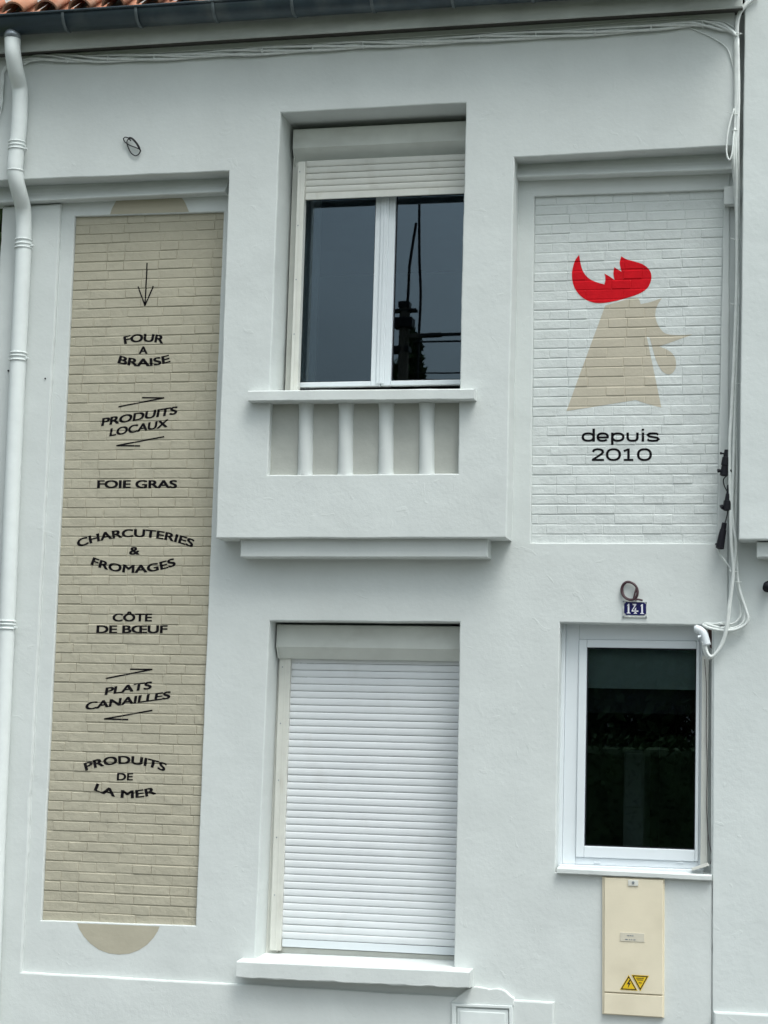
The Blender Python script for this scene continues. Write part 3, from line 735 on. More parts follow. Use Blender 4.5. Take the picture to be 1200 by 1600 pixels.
pane(gx0, gx1, gz0, gz1, Yf+.03, swn)
bm = bmesh.new(); bx(bm, fx0-.01, fx1+.03, Yf-.07, Yf+.07, fz0-.028, fz0-.001, .004); finish(bm, 'bottom_rail', M['pvc'], swn)
# filler strip and rough masonry in the gap at its right
fx = at(1096, 1170, .085).x
bm = bmesh.new(); n = 26; L1 = []
for k in range(n+1):
    t = k/n; z = fz0+(fz1-fz0-.20)*t
    w = noise.noise(Vector((0, 3, z*3)))*.006
    L1.append((at(1107, 1170, .085).x+w-.004*math.sin(t*3.1), z))
q = [(fx, fz0+.03), ] + [(x, z+.03) for x, z in L1] + [(fx, L1[-1][1]+.03)]
quadbox(bm, q, .08, .15); finish(bm, 'filler_strip', M['pvc_old'], house)
bm = bmesh.new(); bx(bm, fx, at(1114, 1170, 0).x+.03, .125, .2, fz0-.02, fz1+.03); finish(bm, 'reveal_packing', M['render'], house)
p = at(1110.5, 1001, .1)
bm = bmesh.new()
quadbox(bm, [xz(1106, 984, .09), xz(1115, 984, .09), xz(1114.5, 1014, .09), xz(1109.5, 1012, .09)], .09, .13); finish(bm, 'exposed_masonry', M['hole'], house)
bm = bmesh.new(); pts = [at(x, y, .06) for x, y in ((1101, 1030), (1104, 1080), (1103.5, 1140), (1105, 1200), (1104, 1260), (1107, 1310), (1112, 1335), (1110, 1350))]
tube(bm, spline(pts, 5), .0022, 6); tag(finish(bm, 'bell_wire', M['brownwire']), 'thin brown wire running down inside the right reveal of the small window', 'wire')
bm = bmesh.new(); quadbox(bm, [xz(1081, 1360.5, -.01), xz(1080, 1356.5, -.01), xz(1104.5, 1348.5, -.01), xz(1108, 1352.5, -.01), xz(1097, 1356, -.01)], -.01, .05, .001)
o = finish(bm, 'plaster_offcut', M['pvc_old']); tag(o, 'loose dirty offcut of board lying on the right end of the small window sill', 'board')
# rooms' contents seen faintly through the glass
bm = bmesh.new(); n = 40; x0 = at(470, 450, .3).x; x1 = at(498, 450, .3).x; rows = []
for z in (uz0-.2, zt1): rows.append([bm.verts.new((x0-.1+(x1-x0+.1)*k/n, .33+.02*math.sin(k*.9), z)) for k in range(n+1)])
for k in range(n): bm.faces.new((rows[0][k], rows[0][k+1], rows[1][k+1], rows[1][k]))
tag(finish(bm, 'curtain', M['curtain'], smooth=True), 'grey curtain drawn to the left side inside the upper window', 'curtain')
bm = bmesh.new(); n = 30; x0, x1 = gx0-.05, gx1+.05; zb1 = at(1000, 1074, .22).z
bx(bm, x0, x1, .22, .225, zb1, gz1+.08); bx(bm, x0, x1, .215, .23, zb1-.01, zb1)
tag(finish(bm, 'window_blind', M['blind']), 'short grey blind hanging behind the top of the small window', 'blind')

q0 = at(975, 1172, 1.1); q1 = at(1006, 1262, 1.1)
bm = bmesh.new(); bx(bm, q0.x, q1.x, 1.1, 1.5, .02, q0.z, .01); bx(bm, q0.x+.01, q1.x-.01, 1.085, 1.0995, q1.z, q0.z-.02, .004)
tag(finish(bm, 'cabinet', M['curtain']), 'pale narrow cabinet dimly visible inside through the small window', 'cabinet')
# ------------------------------------------------------------------ eaves: fascia, gutter, roof tiles
YF = -.31
xg0, xg1 = at(-90, 60, YF).x, at(1160, 5, YF).x
zf = at(400, 57.5, YF).z
bm = bmesh.new(); bx(bm, xg0, xg1, YF, YF+.025, zf, zf+.20, .004); finish(bm, 'fascia', M['fascia'], house)
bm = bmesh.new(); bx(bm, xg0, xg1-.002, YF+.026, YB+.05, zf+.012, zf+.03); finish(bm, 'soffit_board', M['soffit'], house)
RG = .098; YGc = YF-.004-RG; zg = zf+.083+RG
bm = bmesh.new(); prof = []
for k in range(17):
    a = math.pi*k/16; prof.append((YGc-RG*math.cos(a), zg-RG*math.sin(a)))
inn = [(YGc-(RG-.003)*math.cos(math.pi*k/16), zg-(RG-.003)*math.sin(math.pi*k/16)) for k in range(16, -1, -1)]
extrude_profile(bm, prof+inn, xg0, xg1)
gut = finish(bm, 'gutter', M['zinc'], house, loc=((xg0+xg1)/2, YGc, zg))
for p in gut.data.polygons: p.use_smooth = len(p.vertices) == 4 and p.area > .001
bm = bmesh.new(); tube(bm, [(xg0, YGc-RG-.006, zg+.002), (xg1, YGc-RG-.006, zg+.002)], .0085, 10); finish(bm, 'rolled_rim', M['zinc'], gut, smooth=True)
for px in (-25, 97, 211, 331, 454, 578, 703, 828, 952, 1076):
    x = at(px, 30, YGc-RG).x; bm = bmesh.new(); rings = []
    for k in range(13):
        a = math.pi*(.02+.62*k/12); rr = RG+.0035
        rings.append([bm.verts.new((x+s*.011, YGc-(rr+d)*math.cos(a), zg-(rr+d)*math.sin(a))) for s, d in ((-1, -.003), (-.8, .003), (.8, .003), (1, -.003))])
    for ra, rb in zip(rings, rings[1:]):
        for i in range(3): bm.faces.new((ra[i], ra[i+1], rb[i+1], rb[i]))
    finish(bm, 'bracket', M['zincb'], gut, smooth=True)
roof = empty('roof', (0, 0, 0)); roof.parent = house; roof.location = Vector(((xg0+xg1)/2, YF-.06, zg)) - wloc(house)
PIT_R = R_(34)
def tile_mesh(up):
    bm = bmesh.new(); rows = []
    for j, (s, rr) in enumerate(((0, .088), (.45, .074))):
        outer, inner = [], []
        for k in range(9):
            a = math.pi*(.06+.88*k/8) if up else math.pi*(1.12+.76*k/8)
            for lst, r0 in ((outer, rr), (inner, rr-.013)):
                lst.append(bm.verts.new((r0*math.cos(a), s, r0*math.sin(a))))
        rows.append((outer, inner))
    (o0, i0), (o1, i1) = rows
    for k in range(8):
        bm.faces.new((o0[k], o0[k+1], o1[k+1], o1[k])); bm.faces.new((i0[k+1], i0[k], i1[k], i1[k+1])); bm.faces.new((o0[k+1], o0[k], i0[k], i0[k+1]))
    bm.faces.new((o0[0], o1[0], i1[0], i0[0])); bm.faces.new((o0[8], i0[8], i1[8], o1[8]))
    bmesh.ops.recalc_face_normals(bm, faces=bm.faces)
    me = bpy.data.meshes.new('tile'); bm.to_mesh(me); bm.free(); me.materials.append(M['tile'])
    for p in me.polygons: p.use_smooth = p.area > .002
    return me
tu, td = tile_mesh(True), tile_mesh(False)
zr0 = zg+.045; yr0 = YGc+.005; tp = at(79, 16, yr0).x-at(27, 18, yr0).x
ntile = int((xg1-at(27, 18, yr0).x)/tp)
for course in range(4):
    for i in range(-2, ntile+1):
        x = at(20.5, 18, yr0).x + i*tp
        s = course*.36
        for me, dx, dz, dy in ((tu, 0, 0, 0), (td, tp/2, .055, .01)):
            if x+dx > xg1-.05: continue
            o = link('tile', me, roof, (x+dx+random.uniform(-.006, .006), yr0+dy+s*math.cos(PIT_R)+random.uniform(-.012, .012), zr0+dz+s*math.sin(PIT_R)+random.uniform(-.003, .003)))
            o.rotation_euler = (PIT_R, 0, random.uniform(-.02, .02))
bm = bmesh.new(); c0, s0 = math.cos(PIT_R), math.sin(PIT_R)
v = [bm.verts.new(p) for p in ((xg0, yr0+.08, zr0+.0), (xg1, yr0+.08, zr0+.0), (xg1, yr0+7*c0, zr0+7*s0), (xg0, yr0+7*c0, zr0+7*s0))]; bm.faces.new(v)
finish(bm, 'roof_deck', M['tile'], roof)

# ------------------------------------------------------------------ downpipe
Yd1 = YB-.068; Yd0 = YGc
xd = at(19.5, 62, Yd0).x
def dp(py, Y, px): return Vector((at(px, py, Y).x, Y, at(px, py, Y).z))
path = [dp(56, Yd0, 19.3), dp(64, Yd0, 19.5), dp(85, Yd0+.005, 20.5), dp(112, Yd0+.06, 25), dp(135, Yd1-.012, 30.5), dp(155, Yd1, 31.5), dp(200, Yd1, 29.5), dp(240, Yd1, 25.5), dp(265, Yd1, 23.5),
        dp(285, Yd1+.02, 26), dp(305, Yd1+.07, 31), dp(325, Yd1+.135, 36), dp(345, YPL-.068, 37), dp(370, YPL-.062, 37), dp(420, YPL-.062, 35.5), dp(700, YPL-.062, 22), dp(960, YPL-.062, 11.5), dp(1250, YPL-.062, -1.5), dp(1500, YPL-.062, -11.5)]
path.append(Vector((path[-1].x, path[-1].y, .02)))
bm = bmesh.new(); tube(bm, spline(path, 7), .054, 24); pipe = finish(bm, 'downpipe', M['pipe'], house, smooth=True, loc=(xd, YPL-.06, 0.02))
def collar(py, Y, px, hs=(.0,), name='collar', r=.058, h=.014, m='pipe'):
    c = dp(py, Y, px)
    bm = bmesh.new()
    for k in hs: tube(bm, [c+Vector((0, 0, k-h/2)), c+Vector((0, 0, k-h*.3)), c+Vector((0, 0, k+h*.3)), c+Vector((0, 0, k+h/2))], [.052, r+.002, r+.002, .052], 24)
    finish(bm, name, M[m], pipe, smooth=True)
bm = bmesh.new(); tube(bm, [Vector((xd, Yd0, zg-RG+.02)), dp(61, Yd0, 19.3)], .0565, 20); finish(bm, 'outlet', M['zincl'], pipe, smooth=True)
collar(228, Yd1, 26.5, (-.024, 0, .024))
collar(267, Yd1, 23.8, (0,), r=.0545)
collar(382, YPL-.062, 36.6, (-.026, 0, .03))
collar(558, YPL-.062, 28.8, (-.024, .004, .026))
collar(977, YPL-.062, 11, (-.024, .004, .026))
for py, px, Y in ((233, 27, Yd1), (384, 37, YPL-.062), (560, 29, YPL-.062), (980, 11, YPL-.062)):
    c = dp(py, Y, px); bm = bmesh.new(); bx(bm, c.x+.045, c.x+.072, c.y-.012, c.y+.012, c.z-.006, c.z+.006, .002); bx(bm, c.x-.006, c.x+.006, c.y+.05, (YB if Y == Yd1 else YPL)+.01, c.z-.006, c.z+.006)
    finish(bm, 'pipe_clip', M['pipe'], pipe)

# ------------------------------------------------------------------ neighbouring house
plate('wall', [(at(1114.3, 1500, -.012).x, -.1), (at(2300, 1500, 0).x, -.1), (at(2300, 1500, 0).x, ztop+.79), (at(1176, 700, 0).x, ztop+.79), (at(1176, 700, 0).x, at(1176, 700, 0).z), xz(1138.5, 700, -.012), xz(1138.5, 976, -.012), xz(1114.6, 981, -.012)], [], -.012, .26, M['render2'], nb, r=.006)
plate('bay', [xz(1154, 843, YB), xz(1420, 846, YB), (at(1420, 400, YB).x, ztop+.8), (at(1163.8, 10, YB).x, ztop+.8), xz(1163.3, 35, YB)], [], YB, .25, M['render2'], nb, r=.008)
prism_at('ledge', (1182, 870.5), (1420, 873), -.135, .05, 24, 24, M['render2'], nb, r=.006)
bm = bmesh.new(); bx(bm, at(1157, 843, YB).x+.03, at(2300, 800, 0).x, .261, 7, -.1, ztop+.8); finish(bm, 'body', M['render2'], nb)
plate('plinth', [(at(1114.4, 1590, -.04).x, -.1), (at(2300, 1590, 0).x, -.1), (at(2300, 1590, 0).x, at(1115, 1580.5, -.04).z), xz(1115, 1580.5, -.04)], [], -.04, .05, M['render2'], nb, r=.012)
# dark round flue at the very edge
c = at(1203, 914, -.03); bm = bmesh.new(); tube(bm, [c+Vector((0, .03, 0)), c+Vector((-.01, -.05, -.01)), c+Vector((-.015, -.08, -.03))], [.032, .03, .026], 14)
tag(finish(bm, 'wall_spout', M['darkplastic'], smooth=True), 'black plastic pipe end sticking out of the wall at the right edge under the ledge', 'pipe')
# thin capping block where the cables pass the right brick panel
bm = bmesh.new(); quadbox(bm, quad((1131.5, 292), (1151, 291), (1150, 318.5), (1131, 319), -.07), -.07, .0, .003); tag(finish(bm, 'junction_box', M['render']), 'small square white junction box at the top right corner of the rooster panel', 'junction box')
plate('wall_return', [xz(1134.5, 5, .012), xz(1166, 5, .012), xz(1166, 975, .012), xz(1134, 975, .012)], [], .012, .2, M['render'], house, r=.004)

# ------------------------------------------------------------------ meter cabinet
mc = empty('meter_cabinet', at(988, 1588, -.02), 'cream electricity meter cabinet under the small window with yellow warning triangles', 'meter cabinet')
Ym = -.028
def mq(pts, Y=Ym): return [xz(*p, Y) for p in pts]
bm = bmesh.new(); quadbox(bm, mq([(940.5, 1369.5), (1038, 1373.5), (1037.3, 1591), (940.5, 1585)]), Ym+.012, .05, .003); finish(bm, 'cabinet', M['cream'], mc)
bm = bmesh.new(); quadbox(bm, mq([(944.5, 1371.5), (1035.8, 1375.5), (1035.3, 1554.5), (944, 1549.5)]), Ym, Ym+.013, .003); door = finish(bm, 'door', M['cream'], mc)
bm = bmesh.new(); quadbox(bm, mq([(944, 1551.5), (1035.3, 1556.5), (1035, 1589.5), (943.5, 1584)]), Ym+.001, Ym+.013, .003); finish(bm, 'lower_panel', M['cream'], mc)
bm = bmesh.new(); quadbox(bm, mq([(981.5, 1374.5), (997.5, 1375.3), (997.5, 1384.5), (981.5, 1384)]), Ym-.006, Ym-.0005, .002); lk = finish(bm, 'lock', M['pvc_old'], door)
c = at(989.5, 1379, Ym-.006); bm = bmesh.new(); tube(bm, [c, c+Vector((0, -.003, 0))], .008, 14); finish(bm, 'keyhole', M['zincl'], door)
bm = bmesh.new(); quadbox(bm, mq([(969, 1456.5), (1007, 1458.5), (1007, 1472), (969, 1470.5)]), Ym-.003, Ym-.0003, .0008); nm = finish(bm, 'name_plate', mat('label_plate', (.60, .56, .46), .5), door)
bm = bmesh.new()
for row, (y, xs_) in enumerate(((1461.8, [(980, 983), (984, 986), (987, 990)]), (1468, [(977, 981), (983, 985), (986.5, 988), (990, 993)]))):
    for a, b in xs_:
        bx(bm, at(a, y, Ym).x, at(b, y, Ym).x, Ym-.0042, Ym-.0032, at(985, y+.7, Ym).z, at(985, y-.7, Ym).z)
finish(bm, 'plate_print', M['zincl'], door)
def tri_sheet(pts, Y, m, name, parent):
    bm = bmesh.new(); bm.faces.new([bm.verts.new((x, Y, z)) for x, z in mq(pts)]); return finish(bm, name, m, parent)
def inset(pts, k):
    cx = sum(p[0] for p in pts)/3; cy = sum(p[1] for p in pts)/3
    return [(cx+(x-cx)*k, cy+(y-cy)*k) for x, y in pts]
Tr = [[(982.3, 1523.2), (996.5, 1548), (968.5, 1546.3)], [(986.5, 1522.8), (1014.2, 1524.5), (1000.5, 1549)]]
for i, tp_ in enumerate(Tr):
    st = tri_sheet(tp_, Ym-.0012-.0004*i, M['yellow'], 'warning_sticker', door)
    # black border as four thin sheets between two insets
    a, b = inset(tp_, .90), inset(tp_, .72); bm = bmesh.new()
    va = [bm.verts.new((xz(*p, Ym)[0], Ym-.0018-.0004*i, xz(*p, Ym)[1])) for p in a]; vb = [bm.verts.new((xz(*p, Ym)[0], Ym-.0018-.0004*i, xz(*p, Ym)[1])) for p in b]
    for k in range(3): bm.faces.new((va[k], va[(k+1) % 3], vb[(k+1) % 3], vb[k]))
    if i == 0:
        bolt = [(983.5, 1531), (979.5, 1538), (982.3, 1537.6), (981.0, 1543.8), (985.8, 1535.6), (982.9, 1536.0), (985.0, 1531.4)]
        bm.faces.new([bm.verts.new((xz(*p, Ym)[0], Ym-.0019, xz(*p, Ym)[1])) for p in bolt])
    else:
        for (xa_, xb_, yy) in ((994, 1006, 1528.3), (995.5, 1005, 1531.0), (998, 1003, 1535.5)):
            bm.faces.new([bm.verts.new((at(x, y, Ym).x, Ym-.0024, at(x, y, Ym).z)) for x, y in ((xa_, yy-.6), (xb_, yy-.2), (xb_, yy+.9), (xa_, yy+.5))])
    finish(bm, 'sticker_print', M['stickerblack'], door)

# gas cabinet sunk in the plinth, with the patched render above it
gc = empty('gas_cabinet', at(753, 1600, YPL), 'white painted gas cabinet door set in the plinth below the shuttered window', 'gas cabinet')
Yc = YPL-.012
gq = lambda pts: [xz(*p, Yc) for p in pts]
bm = bmesh.new()
o_ = gq([(706, 1567.5), (800.5, 1571.5), (801, 1700), (706, 1700)]); i_ = gq([(712.5, 1572.5), (795.5, 1576), (796, 1700), (712.5, 1700)])
plate('frame', o_, [i_], Yc-.006, 0, M['pipe'], gc, r=.003, jit=.0005)
plate('door', gq([(714.5, 1575), (793.8, 1578.5), (794, 1700), (714.5, 1700)]), [], Yc+.002, 0, M['pipe'], gc, r=.003, jit=.0003)
plate('door_panel', gq([(718.5, 1579.5), (789.5, 1583), (790, 1700), (718.5, 1700)]), [], Yc-.004, 0, M['pipe'], gc, r=.003, jit=.0003)
hump = [(702, 1567), (716, 1556), (733, 1545), (741, 1541.5), (752, 1543), (765, 1546), (778, 1544.5), (790, 1549), (797, 1556), (803, 1560), (803, 1572), (750, 1570)]
plate('render_patch', [xz(*p, YPL-.007) for p in hump], [], YPL-.007, 0, M['render'], house, r=.006, jit=.004, step=.02)

# ------------------------------------------------------------------ house number plate
np_ = empty('house_number_plate', at(992, 965, -.01), 'blue enamel house number plate reading 141 above the small window', 'number plate')
Yn = -.008
bm = bmesh.new(); quadbox(bm, quad((972.5, 938.5), (1011, 940), (1011, 965), (973, 964.5), Yn), Yn, .003, .001); finish(bm, 'backplate', M['plategrey'], np_)
def rr_poly(x0, x1, y0, y1, c):
    o = []
    for (cx, cy, s0, s1) in ((x0, y0, 1, 1), (x1, y0, -1, 1), (x1, y1, -1, -1), (x0, y1, 1, -1)):
        pts = [(cx+s0*c*math.cos(t), cy+s1*c*math.sin(t)) for t in (0, .4, .8, 1.17, 1.57)]
        if s0*s1 > 0: pts = pts[::-1]
        o += pts
    return o
bm = bmesh.new(); quadbox(bm, [xz(x, y+(x-975)*.03, Yn) for x, y in rr_poly(975.3, 1009.6, 940.3, 960.6, 2.6)], Yn-.002, Yn+.001); finish(bm, 'enamel_field', M['plateblue'], np_)
def digit(polys, ox):
    bm = bmesh.new()
    for pl in polys:
        loop = [xz(ox+x, 943+y+(ox+x-975)*.03, Yn) for x, y in pl]
        V, F = poly_geo(loop); vs = [bm.verts.new((x, Yn-.0032, z)) for x, z in V]
        for f in F: bm.faces.new([vs[i] for i in f])
    finish(bm, 'numeral', M['platewhite'], np_)
one = [[(0.2, 3.4), (2.4, 0.2), (4.2, 0.2), (4.2, 13.6), (6, 14.6), (6, 15.4), (0, 15.4), (0, 14.6), (1.7, 13.6), (1.7, 3.4)]]
four = [[(1.4, 0.2), (7.8, 0.2), (7.6, 1.6), (2.4, 9.4), (2.2, 10.4), (11, 10.4), (11, 12.2), (0, 12.2), (0, 10.6), (4.6, 2.6), (2.0, 2.2)], [(5, 7.8), (7.4, 5.6), (7.4, 13.8), (8.9, 14.7), (8.9, 15.4), (3.3, 15.4), (3.3, 14.7), (5, 13.8)]]
digit(one, 979.3); digit([[(x*.95, y) for x, y in p] for p in four], 987.0); digit(one, 1000.4)
for x, y in ((974.3, 940), (1009.6, 941.4), (974.3, 963.2), (1009.6, 963.8)):
    c = at(x, y, Yn); bm = bmesh.new(); tube(bm, [c, c+Vector((0, -.004, 0))], .005, 10); finish(bm, 'screw', M['zincl'], np_)

# ------------------------------------------------------------------ wire coils
def coil(name, label, cx, cy, rx, ry, tilt, Y, turns, r, m, tail, sp=.9, cat='cable coil', rot=0):
    pts = []; n = int(turns*22)
    for k in range(n+1):
        a = 2*math.pi*k/22+rot; g = 1+sp*.12*math.sin(k*.37)+.02*k/22
        x = rx*g*math.cos(a); y = ry*g*math.sin(a); c_, s_ = math.cos(tilt), math.sin(tilt)
        pts.append(at(cx+x*c_-y*s_, cy+x*s_+y*c_, Y-.004-.012*math.sin(a*.5+1)**2-.0022*(k//22)))
    for t in tail: pts.append(at(t[0], t[1], Y+t[2]))
    bm = bmesh.new(); tube(bm, spline(pts, 2), r, 8); o = finish(bm, name, m, smooth=True); tag(o, label, cat); return o
pts = [at(x, y, YB-d) for x, y, d in ((219.5, 237, -.004), (219, 234, .012), (212, 230.5, .02), (203, 227, .02), (195.5, 222, .02), (193, 217, .018), (196, 214.3, .016), (201, 216, .016), (204.5, 220, .02), (201, 215.5, .026), (206, 215.5, .028), (212, 221, .026), (217.5, 229, .022), (219, 236.5, .018), (215.5, 242, .014), (210.5, 243, .012), (204.5, 238.5, .012), (200, 229.5, .014), (198.3, 222, .018), (200.5, 217.5, .024), (205.5, 217, .028), (212.5, 224, .024), (217, 231.5, .018), (219.5, 235.5, .004))]
bm = bmesh.new(); tube(bm, spline(pts, 6), .0038, 8); o = finish(bm, 'cable_coil', M['darkwire'], smooth=True); tag(o, 'thin black cable looped on the bare wall above the beige sign panel', 'cable coil')
coil('cable_coil', 'maroon cable coiled just above the house number plate', 984, 923.5, 11.5, 14, -.45, -.008, 3.0, .0062, M['brownwire'], [(990, 936, -.02), (997, 936.5, -.02), (1004, 938.2, -.012)], .5)

# ------------------------------------------------------------------ cable runs
def cable(parent, pts, r=.0055, m=None, name='cable'):
    P = [at(p[0], p[1], p[2]) for p in pts]
    bm = bmesh.new(); tube(bm, spline(P, 6), r, 8); return finish(bm, name, m or M['cable'], parent, smooth=True)
cb = empty('cable_bundle', at(600, 68, YB-.02), 'bundle of white painted cables clipped along the wall just under the eaves', 'cables')
base = [(36, 97), (52, 91.5), (80, 89.5), (115, 91), (160, 92), (240, 89.5), (300, 87), (350, 83), (410, 79.5), (490, 75), (560, 70.5), (620, 68), (680, 65), (750, 59), (838, 54.5), (930, 50), (1018, 43), (1075, 37.5), (1100, 37), (1125, 41), (1140, 47), (1151, 56)]
for j in range(4):
    ph = j*1.6; pts = []
    for i, (x, y) in enumerate(base):
        off = 4.3*math.sin(i*1.15+ph)*(.35 if i > len(base)-3 else 1)
        pts.append((x, y+off+(j-1.5)*.6, YB-.012-.010*(1+math.cos(i*1.15+ph))))
    cable(cb, pts, .0092 if j % 2 else .0078)
cable(cb, [(36, 79, YB-.02), (48, 80.5, YB-.012), (62, 86, YB-.012), (90, 84, YB-.01), (130, 84, YB-.01), (230, 83, YB-.01), (400, 73, YB-.01), (450, 70, YB-.01), (452, 69.5, YB-.01), (530, 65.5, YB-.01), (610, 60, YB-.01), (760, 51, YB-.01), (900, 41, YB-.01), (1060, 29, YB-.01), (1100, 30, YB-.01), (1130, 34, YB-.01), (1150, 45, YB-.01)], .004)
cable(cb, [(1070, 40, YB-.008), (1098, 52, YB-.007), (1120, 63, YB-.007), (1136, 76, YB-.007), (1144, 98, YB-.007), (1148, 120, YB-.01), (1150, 160, YB-.015)], .0038)
for x, y in ((105, 93), (170, 92), (242, 89.5), (411, 79.5), (490, 75), (568, 71), (660, 66), (750, 60), (838, 55), (930, 50), (1018, 43.5), (1098, 38)):
    c = at(x, y, YB-.014); bm = bmesh.new(); pts = [c+Vector((0, math.cos(a)*.019-.002, math.sin(a)*.022)) for a in [2*math.pi*k/14 for k in range(15)]]
    tube(bm, pts, .0042, 6); bx(bm, c.x-.006, c.x+.006, c.y-.026, c.y-.006, c.z-.02, c.z-.008, .002); finish(bm, 'cable_tie', M['cable'], cb)

vb = empty('cable_bundle', at(1145, 900, -.06), 'bundle of white cables hanging down beside the rooster panel and looping to the small window', 'cables')
Yv = YB-.02
main = [[(1185, -6, Yv), (1172, 3, Yv), (1160, 15, Yv), (1153.5, 30, Yv), (1152, 55, Yv), (1153, 120, Yv), (1151, 180, Yv), (1149, 235, Yv), (1151, 300, -.14), (1151.5, 400, -.1), (1150, 480, -.1), (1147, 560, -.1), (1143, 640, -.1), (1140, 700, -.1), (1141, 780, -.1), (1143, 850, -.1), (1146, 893, -.09), (1141, 940, -.08), (1137, 975, -.07), (1130, 1002, -.06), (1121, 1018, -.06), (1112, 1026, -.06), (1105, 1020, -.06), (1101, 1002, -.06)],
        [(1182, -6, Yv), (1166, 5, Yv), (1156, 18, Yv), (1151, 33, Yv), (1150.5, 58, Yv), (1151, 120, Yv), (1149, 190, Yv), (1146, 245, Yv), (1149, 300, -.13), (1153, 400, -.09), (1153.5, 480, -.09), (1151, 560, -.09), (1148, 640, -.09), (1146, 720, -.1), (1144, 800, -.1), (1150, 850, -.1), (1146, 893, -.08), (1139, 945, -.08), (1134, 985, -.07), (1127, 1006, -.06), (1118, 1021, -.05), (1109, 1028, -.05), (1101, 1018, -.05), (1098.5, 1002, -.06)],
        [(1153, 60, Yv), (1154.5, 140, Yv), (1153, 220, Yv), (1154, 300, -.12), (1154.5, 420, -.07), (1153, 540, -.07), (1150, 660, -.07), (1151, 740, -.08), (1149, 820, -.08), (1151, 870, -.06), (1153, 905, -.06), (1158, 930, -.06), (1167, 957, -.06), (1169, 968, -.06), (1163, 977, -.06), (1148, 984, -.06), (1128, 985, -.06), (1108, 981, -.05), (1098, 976, -.02)],
        [(1151, 60, Yv), (1152, 150, Yv), (1151, 225, Yv), (1150, 300, -.10), (1151, 430, -.06), (1150, 560, -.06), (1147, 680, -.06), (1147, 760, -.07), (1146, 840, -.07), (1150, 890, -.05), (1154, 920, -.05), (1161, 945, -.05), (1164, 962, -.05), (1159, 975, -.05), (1145, 982, -.05), (1125, 981, -.05), (1110, 977, -.04), (1102, 975, -.01)],
        [(1149, 60, Yv), (1149, 150, Yv), (1148, 225, Yv), (1150, 310, -.11), (1152, 430, -.05), (1150, 560, -.05), (1148, 690, -.05), (1148, 780, -.05), (1147, 860, -.05), (1150, 900, -.04), (1154, 930, -.04), (1158, 950, -.04), (1155, 966, -.04), (1144, 975, -.04), (1130, 973, -.04), (1118, 975, -.04), (1100, 974, .0)]]
for i, p in enumerate(main): cable(vb, p, (.0105, .0092, .0088, .0085, .007)[i])
cable(vb, [(1147, 170, Yv-.01), (1141, 190, Yv-.02), (1136, 215, Yv-.03), (1135.5, 240, Yv-.03), (1140, 250, Yv-.03), (1144, 238, Yv-.03), (1146, 215, Yv-.02), (1148, 200, Yv-.01)], .0055)
cable(vb, [(1149, 200, Yv-.01), (1145, 225, Yv-.015), (1144, 260, -.16), (1147, 285, -.14), (1150, 295, -.13), (1152, 280, -.14)], .0045)
for cx, cy, Y, ln in ((1153.5, 53, Yv, 3), (1149, 179, Yv, -13), (1149, 204, Yv, 0), (1152, 375, -.09, -11), (1150, 476, -.09, -10), (1152, 600, -.08, 0), (1147, 893, -.07, -8), (1153, 909, -.06, 0), (1131, 975, -.06, 0)):
    c = at(cx, cy, Y); bm = bmesh.new(); pts = [c+Vector((math.cos(a)*.021, math.sin(a)*.018, .003*math.sin(a))) for a in [2*math.pi*k/14 for k in range(15)]]
    tube(bm, pts, .0028, 6)
    if ln: tube(bm, [c+Vector((-.01, -.018, 0)), at(cx+ln, cy-abs(ln)*.3, Y-.02), ], .0022, 5)
    finish(bm, 'cable_tie', M['cable'], vb)
# thin wires of the connectors
wr = cable(vb, [(1140, 740, -.09), (1131, 748, -.08), (1131, 757, -.08), (1136, 768, -.08)], .0035, M['darkwire'], 'dark_lead')
cable(vb, [(1137, 792, -.08), (1136, 805, -.08), (1132, 820, -.07)], .0035, M['darkwire'], 'dark_lead')
cable(vb, [(1122, 858, -.05), (1128, 870, -.045), (1140, 886, -.05), (1143, 893, -.06)], .0045)
def connector(label, pts, rad, knobs, Y):
    t = empty('cable_connector', at(*pts[0], Y), label, 'connector', 'black cable connectors hanging beside the rooster panel')
    rad = [r*1.15 for r in rad]; P = [at(x, y, Y) for x, y in pts]; bm = bmesh.new(); PP = []; rr = []
    for i in range(len(P)-1):
        PP += [P[i], P[i].lerp(P[i+1], .92)]; rr += [rad[i]*.88, rad[i]]
    PP.append(P[-1]); rr.append(rad[-1]*.8); tube(bm, PP, rr, 12); finish(bm, 'housing', M['darkplastic'], t)
    for (x, y, dx, dy, r) in knobs:
        a = at(x, y, Y-.005); b = at(x+dx, y+dy, Y-.012); bm = bmesh.new(); tube(bm, [a, a.lerp(b, .6), a.lerp(b, .62), b], [r*.7, r*.7, r, r], 10); finish(bm, 'gland', M['darkplastic'], t)
connector('uppermost black cable connector beside the rooster panel, with two side glands', [(1136, 703), (1134.5, 715), (1133, 728), (1130.5, 744)], [.016, .023, .022, .014], [(1132, 709, -7, -1, .008), (1130, 735, -9, .5, .012), (1137, 738, 6, -3, .01)], -.09)
connector('middle black cable connector with a flared cap below the uppermost one', [(1140, 758), (1139, 772), (1137.5, 783), (1136.5, 798)], [.015, .019, .026, .02], [(1134, 788, -8, 5, .014), (1141, 765, 4, -3, .008)], -.09)
connector('lowest slender black cable connector hanging clear to the left of the bundle', [(1132, 817), (1130, 828), (1127.5, 840), (1124.5, 858)], [.015, .020, .023, .015], [(1124, 848, -5.5, 3.5, .010)], -.07)
